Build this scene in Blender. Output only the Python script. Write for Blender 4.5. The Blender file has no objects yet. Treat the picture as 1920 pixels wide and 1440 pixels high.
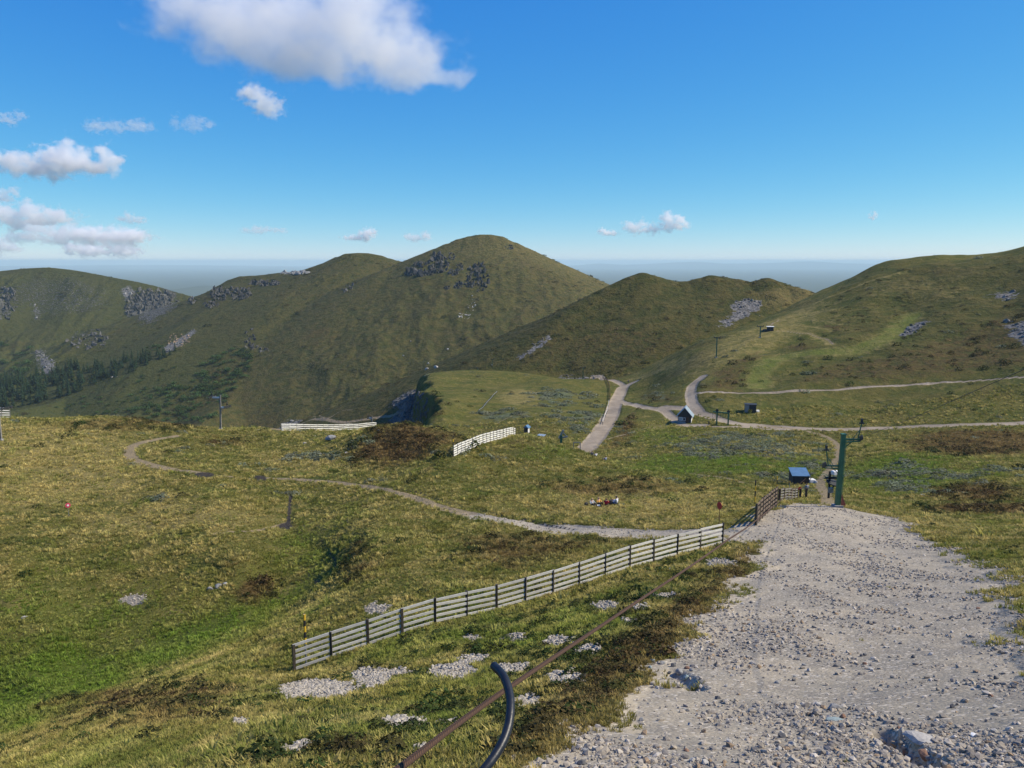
import bpy, bmesh, math, random
import numpy as np
from mathutils import Vector, Matrix

# ------------------------------------------------------------------ camera, world, sun, exposure
sc = bpy.context.scene
col = sc.collection
F = 1500.0                                   # focal length in pixels of the 1920 wide photograph
PITCH = math.radians(8.72)
cam_d = bpy.data.cameras.new('camera')
cam = bpy.data.objects.new('camera', cam_d); col.objects.link(cam)
cam_d.sensor_width = 36.0; cam_d.lens = 36.0 * F / 1920.0
cam_d.clip_start = 0.1; cam_d.clip_end = 200000
cam.location = (0, 0, 0); cam.rotation_euler = (math.pi / 2 - PITCH, 0, 0)
sc.camera = cam

SUN_EL = math.radians(43); SUN_DIR = Vector((1.0, 0.04, 0)).normalized()
SUN_DIR = Vector((SUN_DIR.x * math.cos(SUN_EL), SUN_DIR.y * math.cos(SUN_EL), math.sin(SUN_EL)))
sun_d = bpy.data.lights.new('sun', 'SUN'); sun = bpy.data.objects.new('sun', sun_d); col.objects.link(sun)
sun_d.energy = 5.0; sun_d.angle = math.radians(0.53); sun_d.color = (1.0, 0.89, 0.71)
sun.rotation_euler = SUN_DIR.to_track_quat('Z', 'Y').to_euler()

w = bpy.data.worlds.new('World'); sc.world = w; w.use_nodes = True
wn, wl = w.node_tree.nodes, w.node_tree.links
bg = wn['Background']; bg.inputs['Strength'].default_value = 0.10
sky = wn.new('ShaderNodeTexSky'); sky.sky_type = 'NISHITA'; sky.sun_disc = False
sky.sun_elevation = SUN_EL; sky.sun_rotation = math.atan2(SUN_DIR.x, SUN_DIR.y)
sky.altitude = 3000; sky.air_density = 1.0; sky.dust_density = 0.0; sky.ozone_density = 6.0
sep_ = wn.new('ShaderNodeSeparateColor'); com_ = wn.new('ShaderNodeCombineColor'); wl.new(sky.outputs[0], sep_.inputs[0])
for ch_, (g_, a_) in enumerate(((1.50, 0.98), (0.85, 0.78), (0.30, 0.75))):       # colour response of the camera to the sky
    m1 = wn.new('ShaderNodeMath'); m1.operation = 'MULTIPLY'; m1.inputs[1].default_value = 0.12; wl.new(sep_.outputs[ch_], m1.inputs[0])
    m2 = wn.new('ShaderNodeMath'); m2.operation = 'POWER'; m2.inputs[1].default_value = g_; wl.new(m1.outputs[0], m2.inputs[0])
    m3 = wn.new('ShaderNodeMath'); m3.operation = 'MULTIPLY'; m3.inputs[1].default_value = a_ * 10; wl.new(m2.outputs[0], m3.inputs[0]); wl.new(m3.outputs[0], com_.inputs[ch_])
wl.new(com_.outputs[0], bg.inputs['Color'])
sc.view_settings.view_transform = 'Standard'; sc.view_settings.look = 'None'
sc.view_settings.exposure = 0.28; sc.view_settings.gamma = 1.0; sc.view_settings.use_curve_mapping = False
sc.cycles.use_denoising = True
sc.cycles.max_bounces = 24; sc.cycles.diffuse_bounces = 2; sc.cycles.glossy_bounces = 2; sc.cycles.volume_bounces = 24
sc.cycles.transparent_max_bounces = 8

# ------------------------------------------------------------------ pixel <-> place
CP, SP = math.cos(PITCH), math.sin(PITCH)
def tan_of(py):
    yv = (np.asarray(py, float) - 720.0) / F
    return (-SP - yv * CP) / (CP - yv * SP)
def side_of(px, py):
    yv = (np.asarray(py, float) - 720.0) / F
    return ((np.asarray(px, float) - 960.0) / F) / (CP - yv * SP)
def at(px, py, Y):
    return Vector((float(side_of(px, py)) * Y, Y, float(tan_of(py)) * Y))

# ------------------------------------------------------------------ noise
class Perlin:
    def __init__(s, seed):
        r = np.random.RandomState(seed)
        s.p = r.permutation(512); a = r.rand(512) * 2 * np.pi
        s.gx, s.gy = np.cos(a), np.sin(a)
    def __call__(s, x, y):
        xi = np.floor(x).astype(np.int64); yi = np.floor(y).astype(np.int64)
        fx, fy = x - xi, y - yi
        u = fx * fx * fx * (fx * (fx * 6 - 15) + 10); v = fy * fy * fy * (fy * (fy * 6 - 15) + 10)
        def g(ix, iy, dx, dy):
            h = s.p[(s.p[ix & 511] + iy) & 511]
            return s.gx[h] * dx + s.gy[h] * dy
        a = g(xi, yi, fx, fy); b = g(xi + 1, yi, fx - 1, fy)
        c = g(xi, yi + 1, fx, fy - 1); d = g(xi + 1, yi + 1, fx - 1, fy - 1)
        return (a + u * (b - a)) * (1 - v) + (c + u * (d - c)) * v
PN = [Perlin(i + 11) for i in range(8)]
def fbm(x, y, scale, octv=4, seed=0, gain=0.5):
    o = 0; a = 1.0; f = 1.0 / scale; tot = 0
    for k in range(octv):
        o = o + a * PN[(seed + k) % 8](x * f + 17.3 * k, y * f - 9.1 * k); tot += a
        a *= gain; f *= 2.03
    return o / tot * 1.6
def ridged(x, y, scale, octv=4, seed=0):
    o = 0; a = 1.0; f = 1.0 / scale; tot = 0
    for k in range(octv):
        o = o + a * (1 - 2 * np.abs(PN[(seed + k) % 8](x * f + 5.7 * k, y * f + 3.3 * k))); tot += a
        a *= 0.55; f *= 2.1
    return o / tot
def sstep(a, b, x):
    t = np.clip((x - a) / (b - a), 0, 1); return t * t * (3 - 2 * t)

def blur(a, k):
    for ax in (0, 1):
        c = np.cumsum(np.concatenate([np.repeat(np.take(a, [0], ax), k + 1, ax), a, np.repeat(np.take(a, [-1], ax), k, ax)], ax), ax)
        n_ = a.shape[ax]; a = (np.take(c, range(2 * k + 1, n_ + 2 * k + 1), ax) - np.take(c, range(0, n_), ax)) / (2 * k + 1)
    return a

# ------------------------------------------------------------------ the lie of the land
# measured spots (pixel of the photograph, distance ahead in metres); 'h' rows are hidden folds behind a crest
BASE = [
 # slope under the camera and gravel track
 (1440,1440,12),(1500,1300,19),(1520,1200,26),(1540,1100,37),(1540,1000,56),(1570,954,70),(1440,975,62),
 (1900,1440,10.5),(1900,1300,16),(1900,1180,24),(1900,1080,35),(1900,1000,54),(1900,930,85),(1900,860,130),(1900,797,205),
 (1200,1440,12.2),(1200,1300,19.5),(1200,1200,28),(1180,1100,41),(960,1440,12.4),(960,1300,22),(700,1440,12.8),(620,1340,20),
 (300,1440,17),(300,1340,26),(0,1440,26),(-300,1440,38),(620,1140,50),(520,1190,47),(420,1240,44),(300,1290,40),(150,1350,35),(0,1400,31),
 # line of the long fence
 (555,1257,39),(690,1212,40.3),(815,1170,41.8),(930,1142,43.6),(1036,1112,45.6),(1132,1080,48),(1224,1050,50.3),(1354,1020,53.5),
 # hollow with the stream
 (-300,1340,48.5),(-300,1250,53),(-300,1150,60),(0,1250,53.4),(0,1190,57.2),(-130,1310,49.9),(-130,1240,53.6),(-130,1170,58.5),(-130,1380,44),(0,1300,50.5),(150,1260,53),(300,1215,56),(420,1175,58.5),(510,1138,62),(590,1085,65.5),(570,1010,77),(540,950,88),(690,1000,68),
 (700,1080,55),(800,1040,60),(900,1010,64),(1000,985,70),(1100,992,66),(1250,985,66),(1130,950,77),(1130,900,95),(950,940,80),(800,960,77),(680,930,88),
 # left meadow
 (100,1190,57.5),(100,1100,66),(100,1000,79),(130,965,85),(100,900,101),(100,850,114),(100,800,137),(300,1100,66),(300,1000,79),(300,900,99),(450,1060,68),(450,980,80),
 (250,845,118),(-300,1000,78),(-300,850,122),
 (0,783,150),(100,786,150),(200,781,152),(300,795,150),(400,805,150),(500,803,155),(528,808,153),(600,808,166),(650,806,179),(704,803,195),
 (450,830,134),(600,850,125),(480,895,104),(640,908,97),(420,890,102),
 # heather mound, fence hill
 (700,800,132),(780,797,130),(840,812,122),(740,850,112),(850,856,100),(900,838,109),(968,818,125),(1060,833,126),(1100,851,119),(1250,884,107),(1390,908,94),
 (960,880,97),(1100,890,97),(1300,930,82),(900,900,92),
 # basin
 (1080,846,190),(1000,790,235),(900,770,262),(870,790,245),(1000,740,310),(1100,715,365),(1000,709,420),(900,698,420),(830,697,405),(785,706,400),(800,702,405),(850,698,412),(950,703,420),(760,745,320),(820,735,330),(880,733,330),(940,731,332),(860,715,370),(920,713,372),(980,713,375),(780,785,255),(1130,790,240),(1165,722,350),
 (1288,793,230),(1300,850,172),(1250,870,158),(1400,870,150),(1400,820,200),(1350,900,132),(1503,908,125),(1560,935,90),(1500,930,94),(1450,930,86),(1620,905,112),
 (1700,965,74),(1700,930,95),(1700,880,125),(1700,840,160),(1700,801,215),(1560,803,218),(1450,798,224),
 # right flank
 (1900,720,240),(1900,650,280),(1900,560,335),(1920,469,390),(1750,485,410),(1650,500,420),(1590,528,432),(1540,547,440),
 (1700,740,248),(1700,660,290),(1700,580,350),(1500,740,252),(1500,700,280),(1450,660,318),(1440,622,350),(1500,585,395),(1320,740,262),(1310,695,308),
 (1220,725,330),(1240,690,350),(1300,664,340),(1180,705,385),(2100,440,360),(2100,600,280),(2100,800,190),(2100,1000,50),(2100,1300,14),
]
HID = [  # hidden: (pixel column, distance, height)
 (0,200,-50),(200,200,-50),(400,190,-46),(600,212,-56),(-300,200,-48),(0,270,-95),(300,270,-95),(600,265,-90),
 (720,165,-41),(780,160,-43),(700,250,-75),
 (960,155,-38.5),(1060,152,-38.5),(900,138,-36),(840,140,-37),(1100,148,-39),(1200,136,-38),(1300,112,-33.5),
 (690,330,-84),(660,400,-110),(600,420,-130),(300,420,-140),(0,420,-140),(640,470,-115),
 (800,455,-82),(860,455,-80),(900,470,-92),(1000,470,-95),(900,560,-135),(1000,560,-120),(600,600,-160),(300,600,-165),(0,640,-170),(-300,500,-150),
 (1100,440,-72),(1150,430,-68),
 (1920,480,-8),(1750,500,-14),(1650,520,-22),(1540,560,-45),(1300,560,-80),(1750,800,-120),(1920,800,-110),(1300,900,-160),(2100,480,0),
 (1100,800,-150),(600,900,-180),(0,1000,-190),(-400,1300,-200),(300,1500,-200),(900,1500,-200),(1500,1500,-200),(2200,1500,-200),
 (960,7,-6.1),(300,8,-7.3),(1700,7,-6.0),(0,9,-8),(2200,7,-5.6),(960,4,-4.8),(960,2.5,-4.1),(1900,3,-4.3),(0,3,-4.6),(-600,4,-5.4),(2500,4,-4.4),
]
pu, pv, pt = [], [], []
for x, y, Y in BASE:
    pu.append(float(side_of(x, y))); pv.append(math.log(Y)); pt.append(float(tan_of(y)))
for x, Y, z in HID:
    pu.append((x - 960) / F / CP); pv.append(math.log(Y)); pt.append(z / Y)
VS = 0.42
P_ = np.stack([np.array(pu), np.array(pv) * VS], 1); T_ = np.array(pt); N_ = len(T_)
def tps_k(r2): return 0.5 * r2 * np.log(r2 + 1e-12)
A_ = np.zeros((N_ + 3, N_ + 3))
A_[:N_, :N_] = tps_k(((P_[:, None] - P_[None]) ** 2).sum(-1)) + np.eye(N_) * 6e-5
A_[:N_, N_] = A_[N_, :N_] = 1; A_[:N_, N_ + 1:] = P_; A_[N_ + 1:, :N_] = P_.T
W_ = np.linalg.solve(A_, np.concatenate([T_, np.zeros(3)]))
def base_t(u, v):
    q0, q1 = u.ravel(), v.ravel() * VS
    out = np.empty(q0.size)
    for s in range(0, q0.size, 60000):
        a, b = q0[s:s + 60000], q1[s:s + 60000]
        r2 = (a[:, None] - P_[None, :, 0]) ** 2 + (b[:, None] - P_[None, :, 1]) ** 2
        out[s:s + 60000] = tps_k(r2) @ W_[:N_] + W_[N_] + W_[N_ + 1] * a + W_[N_ + 2] * b
    return out.reshape(u.shape)

# mountains: crest lines (pixel, distance) with the gradient of their flanks
RIDGES = {
 'peak':   (0.475, [[(720,508,1042),(765,490,1075),(800,474,1085),(830,461,1090),(870,444,1098),(910,438,1100),(940,443,1100),(975,459,1098),(1010,479,1090),(1045,498,1085),(1075,513,1080),(1090,521,1075),(1135,540,1060),(1220,580,1050)],
                    [(720,508,1042),(660,548,1000),(600,592,960),(540,632,915),(500,662,880),(460,705,835),(430,745,790),(360,806,700),(250,880,610),(100,940,540)]]),
 'ridge':  (0.40, [[(760,492,1180),(735,487,1165),(710,478,1155),(680,473,1150),(650,475,1150),(625,485,1155),(605,498,1160),(585,507,1170),(525,511,1180),(490,516,1190),(450,518,1200),(425,526,1205),(408,540,1208),(392,566,1205),(375,585,1190)],
                   [(375,585,1190),(340,625,1120),(300,660,1050),(250,692,985),(200,716,930),(100,756,830),(0,776,760),(-150,800,680),(-400,830,600)],
                   [(520,545,1110),(440,600,1010),(400,660,920),(330,730,820)]]),
 'knoll':  (0.46, [[(1540,556,470),(1500,541,480),(1470,533,490),(1438,521,492),(1408,530,495),(1380,523,497),(1335,516,500),(1295,527,500),(1262,528,500),(1228,518,500),(1205,511,500),(1185,518,498),(1160,530,494),(1135,542,490),(1100,560,482),(1060,590,470),(1000,638,452),(965,674,440),(940,702,430)]]),
 'mountain': (0.52, [[(-400,560,1500),(-100,520,1500),(0,508,1500),(45,503,1500),(90,501,1500),(130,505,1498),(180,514,1490),(215,521,1480),(250,527,1470),(290,536,1460),(330,548,1450),(360,556,1440),(385,572,1430),(430,600,1420)],
                    [(90,501,1500),(70,560,1400),(60,620,1320)],[(250,527,1470),(235,600,1370),(215,650,1300)],[(-60,515,1500),(-40,600,1380)]]),
}
def crest_points(line):
    pts = [at(*p) for p in line]; out = []
    for a, b in zip(pts[:-1], pts[1:]):
        k = max(2, int((b - a).length / 7))
        for i in range(k): out.append(a.lerp(b, i / k))
    out.append(pts[-1]); a = np.array([tuple(p) for p in out])
    z = a[:, 2].copy(); zp = np.pad(z, 9, mode='reflect', reflect_type='odd'); zs = np.convolve(zp, np.ones(19) / 19, 'valid')
    return np.concatenate([a[:, :2], zs[:, None], (z - zs)[:, None]], 1)      # x, y, smooth crest height, local unevenness
CREST = {k: (g, [crest_points(l) for l in ls]) for k, (g, ls) in RIDGES.items()}
CDIST = {}
def ridge_z(name, X, Y):
    """the highest of the flanks falling from every stretch of the crest, and the distance to the crest"""
    g, lines = CREST[name]
    x, y = X.ravel(), Y.ravel(); best = np.full(x.size, -1e5); dist = np.full(x.size, 1e5)
    for C in lines:
        st = 1 if name == 'knoll' else 2; C = np.concatenate([C[:-1:st], C[-1:]])
        for p, q in zip(C[:-1], C[1:]):
            ex, ey = q[0] - p[0], q[1] - p[1]
            t = np.clip(((x - p[0]) * ex + (y - p[1]) * ey) / (ex * ex + ey * ey + 1e-9), 0, 1)
            d0 = np.hypot(x - p[0] - t * ex, y - p[1] - t * ey); d = np.sqrt(d0 * d0 + 36.0) - 6.0
            k = np.minimum(d / 60.0, 1)
            z = p[2] + (q[2] - p[2]) * t - g * (d - 9 * k * (1 - np.exp(-d / 90))) + (p[3] + (q[3] - p[3]) * t) * np.exp(-d / 22.0)
            best = np.maximum(best, z); dist = np.minimum(dist, d0)
    CDIST[name] = dist.reshape(X.shape)
    return best.reshape(X.shape)

# grid in bearing and log distance: fine where the ground is looked at, coarse around
us = np.concatenate([np.linspace(-1.6, -0.76, 26)[:-1], np.linspace(-0.76, 0.76, 830), np.linspace(0.76, 1.6, 26)[1:]])
vs = np.concatenate([np.linspace(math.log(2.0), math.log(9), 26)[:-1], np.linspace(math.log(9), math.log(180), 420)[:-1],
                     np.linspace(math.log(180), math.log(520), 230)[:-1], np.linspace(math.log(520), math.log(1700), 260)])
NU, NV = len(us), len(vs)
U, V = np.meshgrid(us, vs)
GY = np.exp(V); GX = U * GY
Zb = base_t(U, V) * GY

def line_side(X, Y, a, b):
    """signed distance to the left of a->b, and the position along it (0..1)"""
    dx, dy = b.x - a.x, b.y - a.y; L = math.hypot(dx, dy)
    return ((X - a.x) * -dy + (Y - a.y) * dx) / L, ((X - a.x) * dx + (Y - a.y) * dy) / L / L

# rock step on the left of the basin
ca, cb = at(788, 705, 400), at(812, 800, 258)
sd, sl = line_side(GX, GY, cb, ca)
wob = fbm(GX, GY, 22, 3, 2) * 8 + fbm(GX, GY, 5, 2, 1) * 0.7
cl = sstep(-3, 9, sd + wob) * sstep(-0.15, 0.1, sl) * sstep(1.35, 1.0, sl)
CLIFF = cl * (1 - sstep(9, 20, sd + wob))
Zb = np.where(cl > 0, Zb * (1 - cl) + np.minimum(Zb, -84 - 8 * sl) * cl, Zb)

REG = np.zeros(Zb.shape, np.int32)     # 0 near land, 1.. mountains
Z = Zb.copy()
far = vs > math.log(360)
SHARP = np.zeros_like(Z)
for i, name in enumerate(RIDGES):
    zr = np.full(Z.shape, -1e4)
    zr[far] = ridge_z(name, GX[far], GY[far])
    m = zr > Z
    k = 4.0
    h = np.clip(0.5 + 0.5 * (zr - Z) / k, 0, 1)
    Z = np.where(zr > -9e3, Z * (1 - h) + zr * h + k * h * (1 - h) * 0.4, Z)
    REG = np.where(m, i + 1, REG)
mt = REG > 0
# gullies and unevenness, never at the crest itself
rel = sstep(380, 700, GY)
gul = (ridged(GX * 1.0, GY * 0.5, 110, 4, 1) - 0.35) * 11 + fbm(GX, GY, 40, 4, 4) * 3.4 + ridged(GX, GY, 14, 3, 6) * 0.9
fade = np.ones_like(Z)
for name in RIDGES:
    f = np.ones_like(Z); f[far] = sstep(4, 130, CDIST[name]); fade = np.minimum(fade, f)
Z += np.where(mt, gul * fade * np.where(REG == 3, 0.30, np.where(REG == 4, 2.0, 1.0)), 0)
f4 = np.zeros_like(Z); f4[far] = sstep(6, 60, CDIST['mountain']); f1 = np.zeros_like(Z); f1[far] = sstep(10, 120, CDIST['peak']); f2 = np.zeros_like(Z); f2[far] = sstep(10, 100, CDIST['ridge'])
W1, W2, W4 = [blur((REG == q_).astype(float), 12) for q_ in (1, 2, 4)]
Z += W4 * (ridged(GX, GY * .22, 42, 4, 2) - .2) * 9 * f4 * (REG == 4) * sstep(.5, .95, W4) + W1 * (REG == 1) * sstep(.5, .95, W1) * (ridged(GX + GY * .15, GY * .25, 55, 3, 4) - .2) * 3.2 * f1 + (REG == 2) * sstep(.5, .95, W2) * (ridged(GX - GY * .5, GY * .3, 70, 3, 4) - .2) * 6 * f2
near = 1 - sstep(330, 420, GY)
Z += (fbm(GX, GY, 9, 3, 0) * 0.22 + fbm(GX, GY, 2.2, 3, 3) * 0.07) * near * sstep(6, 20, GY)
Z += fbm(GX, GY, 34, 3, 6) * 1.3 * sstep(170, 260, GY) * (~mt)
fold = sstep(225, 270, GY) * sstep(0.12, 0.24, U) * (REG == 0) * blur((REG == 0).astype(float), 8)
Z += (ridged(GX * 0.35, GY, 26, 3, 5) - 0.3) * 1.6 * fold + ridged(GX * 0.3 + GY * .2, GY, 9, 2, 3) * 0.35 * fold
Z += np.where(CLIFF > 0, CLIFF * (ridged(GX, GY, 9, 4, 2) * 5.5), 0)

def ground_z(x, y):
    """height of the built land at a place"""
    u, v = x / y, math.log(y)
    i = min(max(int(np.searchsorted(us, u)) - 1, 0), NU - 2); j = min(max(int(np.searchsorted(vs, v)) - 1, 0), NV - 2)
    a = min(max((u - us[i]) / (us[i + 1] - us[i]), 0), 1); b = min(max((v - vs[j]) / (vs[j + 1] - vs[j]), 0), 1)
    return float((Z[j, i] * (1 - a) + Z[j, i + 1] * a) * (1 - b) + (Z[j + 1, i] * (1 - a) + Z[j + 1, i + 1] * a) * b)
def ground_zs(x, y):
    u, v = x / y, np.log(y)
    i = np.clip(np.searchsorted(us, u) - 1, 0, NU - 2); j = np.clip(np.searchsorted(vs, v) - 1, 0, NV - 2)
    a = np.clip((u - us[i]) / (us[i + 1] - us[i]), 0, 1); b = np.clip((v - vs[j]) / (vs[j + 1] - vs[j]), 0, 1)
    return (Z[j, i] * (1 - a) + Z[j, i + 1] * a) * (1 - b) + (Z[j + 1, i] * (1 - a) + Z[j + 1, i + 1] * a) * b
def hit(px, py, ymin=0.0):
    """first place where the line of sight through a pixel meets the land"""
    u, t = float(side_of(px, py)), float(tan_of(py))
    i = min(max(int(np.searchsorted(us, u)) - 1, 0), NU - 2)
    a = (u - us[i]) / (us[i + 1] - us[i])
    colz = (Z[:, i] * (1 - a) + Z[:, i + 1] * a) / np.exp(vs)
    ok = np.nonzero((colz >= t) & (np.exp(vs) > max(ymin, 4)))[0]
    if len(ok) == 0: j = NV - 1; Y = math.exp(vs[j])
    else:
        j = ok[0]
        if j == 0: Y = math.exp(vs[0])
        else:
            f = (t - colz[j - 1]) / (colz[j] - colz[j - 1] + 1e-9); f = min(max(f, 0), 1)
            Y = math.exp(vs[j - 1] + (vs[j] - vs[j - 1]) * f)
    return Vector((u * Y, Y, ground_z(u * Y, Y)))

# washed-out rut and ditches cut into the land
def cut(pts, half, depth):
    global Z
    p = [hit(*q) for q in pts]
    for a, b in zip(p[:-1], p[1:]):
        e = Vector((b.x - a.x, b.y - a.y)); t = np.clip(((GX - a.x) * e.x + (GY - a.y) * e.y) / (e.length_squared + 1e-9), 0, 1)
        d = np.hypot(GX - a.x - t * e.x, GY - a.y - t * e.y)
        Zc.append(depth * (1 - sstep(0, half, d)))
Zc = []
cut([(1655,1372),(1690,1395),(1725,1412),(1752,1432)], 0.34, 0.42); cut([(1262,1258),(1285,1270),(1305,1290)], 0.4, 0.28)
Z = Z - np.max(Zc, 0); Zc = []
cut([(545,930),(543,955),(540,985),(560,1010),(600,1030),(628,1055),(615,1080),(580,1105),(520,1135),(430,1180)], 1.1, 0.15); cut([(1075,993),(1000,978),(940,968),(860,950),(800,930),(740,917)], 0.5, 0.22); cut([(390,888),(490,897)], 1.2, 0.3)
Z = Z - np.max(Zc, 0)

# ------------------------------------------------------------------ ground cover: where each kind grows or lies (places in metres)
def soft_poly(pts, soft, wob=0.0, wscale=6.0):
    """1 inside the outline on the land, 0 outside, falling over 'soft' metres"""
    p = np.array([(q.x, q.y) if hasattr(q, 'x') else q for q in pts], float)
    lo, hi = p.min(0) - soft * 2 - wob * 2, p.max(0) + soft * 2 + wob * 2
    m = (GX > lo[0]) & (GX < hi[0]) & (GY > lo[1]) & (GY < hi[1])
    out = np.zeros_like(Z); x, y = GX[m], GY[m]
    if x.size == 0: return out
    x0, y0 = x, y
    if wob: x = x + fbm(x0, y0, wscale, 3, 1) * wob * 2; y = y + fbm(x0, y0, wscale, 3, 4) * wob * 2
    d = np.full(x.size, 1e9); ins = np.zeros(x.size, bool)
    for a, b in zip(p, np.roll(p, -1, 0)):
        e = b - a; t = np.clip(((x - a[0]) * e[0] + (y - a[1]) * e[1]) / (e @ e + 1e-9), 0, 1)
        d = np.minimum(d, np.hypot(x - a[0] - t * e[0], y - a[1] - t * e[1]))
        c = ((a[1] > y) != (b[1] > y)) & (x < (b[0] - a[0]) * (y - a[1]) / (b[1] - a[1] + 1e-12) + a[0]); ins ^= c
    s = np.where(ins, d, -d)
    out[m] = np.clip(0.5 + s / (2 * soft), 0, 1); return out
def soft_line(pts, half, soft, wob=0.0, wscale=5.0):
    p = np.array([(q.x, q.y) for q in pts], float)
    half = np.atleast_1d(np.asarray(half, float)); hm = half.max()
    hw = np.interp(np.linspace(0, 1, len(p)), np.linspace(0, 1, len(half)), half) if len(half) > 1 else np.full(len(p), half[0])
    lo, hi = p.min(0) - soft * 2 - hm - wob * 2, p.max(0) + soft * 2 + hm + wob * 2
    m = (GX > lo[0]) & (GX < hi[0]) & (GY > lo[1]) & (GY < hi[1])
    out = np.zeros_like(Z); x, y = GX[m], GY[m]
    if x.size == 0: return out
    x0, y0 = x, y
    if wob: x = x + fbm(x0, y0, wscale, 3, 1) * wob * 2; y = y + fbm(x0, y0, wscale, 3, 4) * wob * 2
    best = np.full(x.size, -1e9)
    for i in range(len(p) - 1):
        a, e = p[i], p[i + 1] - p[i]
        t = np.clip(((x - a[0]) * e[0] + (y - a[1]) * e[1]) / (e @ e + 1e-9), 0, 1)
        best = np.maximum(best, hw[i] + (hw[i + 1] - hw[i]) * t - np.hypot(x - a[0] - t * e[0], y - a[1] - t * e[1]))
    out[m] = np.clip(0.5 + best / (2 * soft), 0, 1); return out
def H(*pp): return [hit(*p) for p in pp]
def smooth(pts, n=6):
    """Catmull-Rom through places on the land"""
    out = []
    q = [pts[0]] + list(pts) + [pts[-1]]
    for i in range(1, len(q) - 2):
        p0, p1, p2, p3 = q[i - 1], q[i], q[i + 1], q[i + 2]
        for k in range(n):
            t = k / n
            out.append(0.5 * ((2 * p1) + (p2 - p0) * t + (2 * p0 - 5 * p1 + 4 * p2 - p3) * t * t + (3 * p1 - p0 - 3 * p2 + p3) * t ** 3))
    out.append(pts[-1]); return out
def L(half, soft, *pp, wob=0.0, wscale=5.0): return soft_line(smooth(H(*pp)), half, soft, wob, wscale)
def ell(px, py, rx, ry, n=14): return H(*[(px + rx * math.cos(a), py + ry * math.sin(a)) for a in np.linspace(0, 2 * math.pi, n, endpoint=False)])
def mx(*a):
    o = a[0]
    for b in a[1:]: o = np.maximum(o, b)
    return o

GRAVEL = soft_poly(H((958,1438),(1050,1378),(1180,1285),(1255,1212),(1330,1150),(1382,1090),(1418,1040),(1428,1018),(1372,1022),(1366,1000),(1392,975),(1440,950),(1500,944),(1570,951),(1640,964),(1690,973),(1735,1005),(1800,1040),(1885,1075),(1925,1130),(1990,1190),(2080,1260))
                   + [Vector((13.5, 13, 0)), Vector((8, 3, 0)), Vector((0.6, 3, 0)), Vector((0.0, 9, 0))], 1.1, 1.0, 3.2)
BRANCH = L([1.6, 1.8, 1.6, 1.2, 0.8], 0.8, (1385,1000),(1300,1000),(1180,1001),(1080,994),(990,984),(930,974),(880,964), wob=0.4)
r0, r1 = hit(1106, 834), hit(1130, 803); rd = (r0 - r1).normalized()
ROAD = mx(soft_line([r0, r0 + rd * 10, r0 + rd * 20], [2.6, 2.0, 0.6], 0.9, 0.5), L(2.6, 0.7, (1106,834),(1130,803),(1146,778),(1156,752),(1164,735),(1172,724),(1188,717)),
          L(1.6, 0.6, (1172,724),(1152,714),(1130,710),(1112,708)),
          L(1.7, 0.6, (1158,748),(1185,758),(1215,765),(1245,770),(1262,784),(1278,796),(1320,797)),
          L(2.0, 0.7, (1245,764),(1290,766),(1325,778),(1380,794),(1440,800),(1520,804),(1600,805),(1700,801),(1800,797),(1920,793),(2060,789)),
          L(1.9, 0.7, (1310,770),(1297,752),(1295,735),(1302,718),(1318,706)),
          L(0.9, 0.5, (1278,797),(1340,800),(1420,803),(1500,806)),
          L(0.75, 0.45, (1306,738),(1400,737),(1500,732),(1600,727),(1700,722),(1800,716),(1920,707),(2050,700)))
PATH = mx(L(0.9, 0.6, (1450,800),(1510,808),(1552,821),(1570,838),(1571,856),(1553,884),(1536,905),(1546,926),(1553,946)),
          L([0.9, 0.65, 0.6, 0.7, 0.95, 0.7], 0.5, (880,964),(840,955),(780,935),(720,918),(650,908),(570,900),(500,897),(430,893),(370,886),(310,878),(262,866),(242,852),(250,836),(290,825),(335,817)),
          L(0.35, 0.3, (1262,885),(1310,890),(1370,898),(1420,911)),
          L(0.35, 0.3, (1130,825),(1200,806),(1250,797)),
          L(1.5, 0.8, (515,806),(560,799),(640,792),(720,781),(745,776)),
          L(0.5, 0.5, (560,790),(600,780),(640,770),(660,768)),
          L(0.3, 0.3, (930,795),(960,780),(1010,775),(1060,772)),
          L(0.25, 0.25, (540,980),(480,995),(400,1002)), L(0.5, 0.4, (1460,600),(1440,616),(1480,622),(1540,634),(1562,645)))
MUD = mx(soft_poly(ell(385, 890, 22, 5), 0.5, 0.2), soft_poly(ell(488, 898, 14, 6), 0.4, 0.2), soft_poly(ell(536, 986, 15, 6), 0.4, 0.2),
         0.8 * soft_poly(ell(592, 1090, 8, 5), 0.4, 0.3), L(0.22, 0.25, (545,930),(543,950),(540,985)), L(0.08, 0.15, (600,1010),(628,1050),(622,1075),(596,1092)),
         soft_line(smooth(H((1075,993),(1000,978),(940,968),(860,950),(800,930),(740,917))), 0.12, 0.15))
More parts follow.
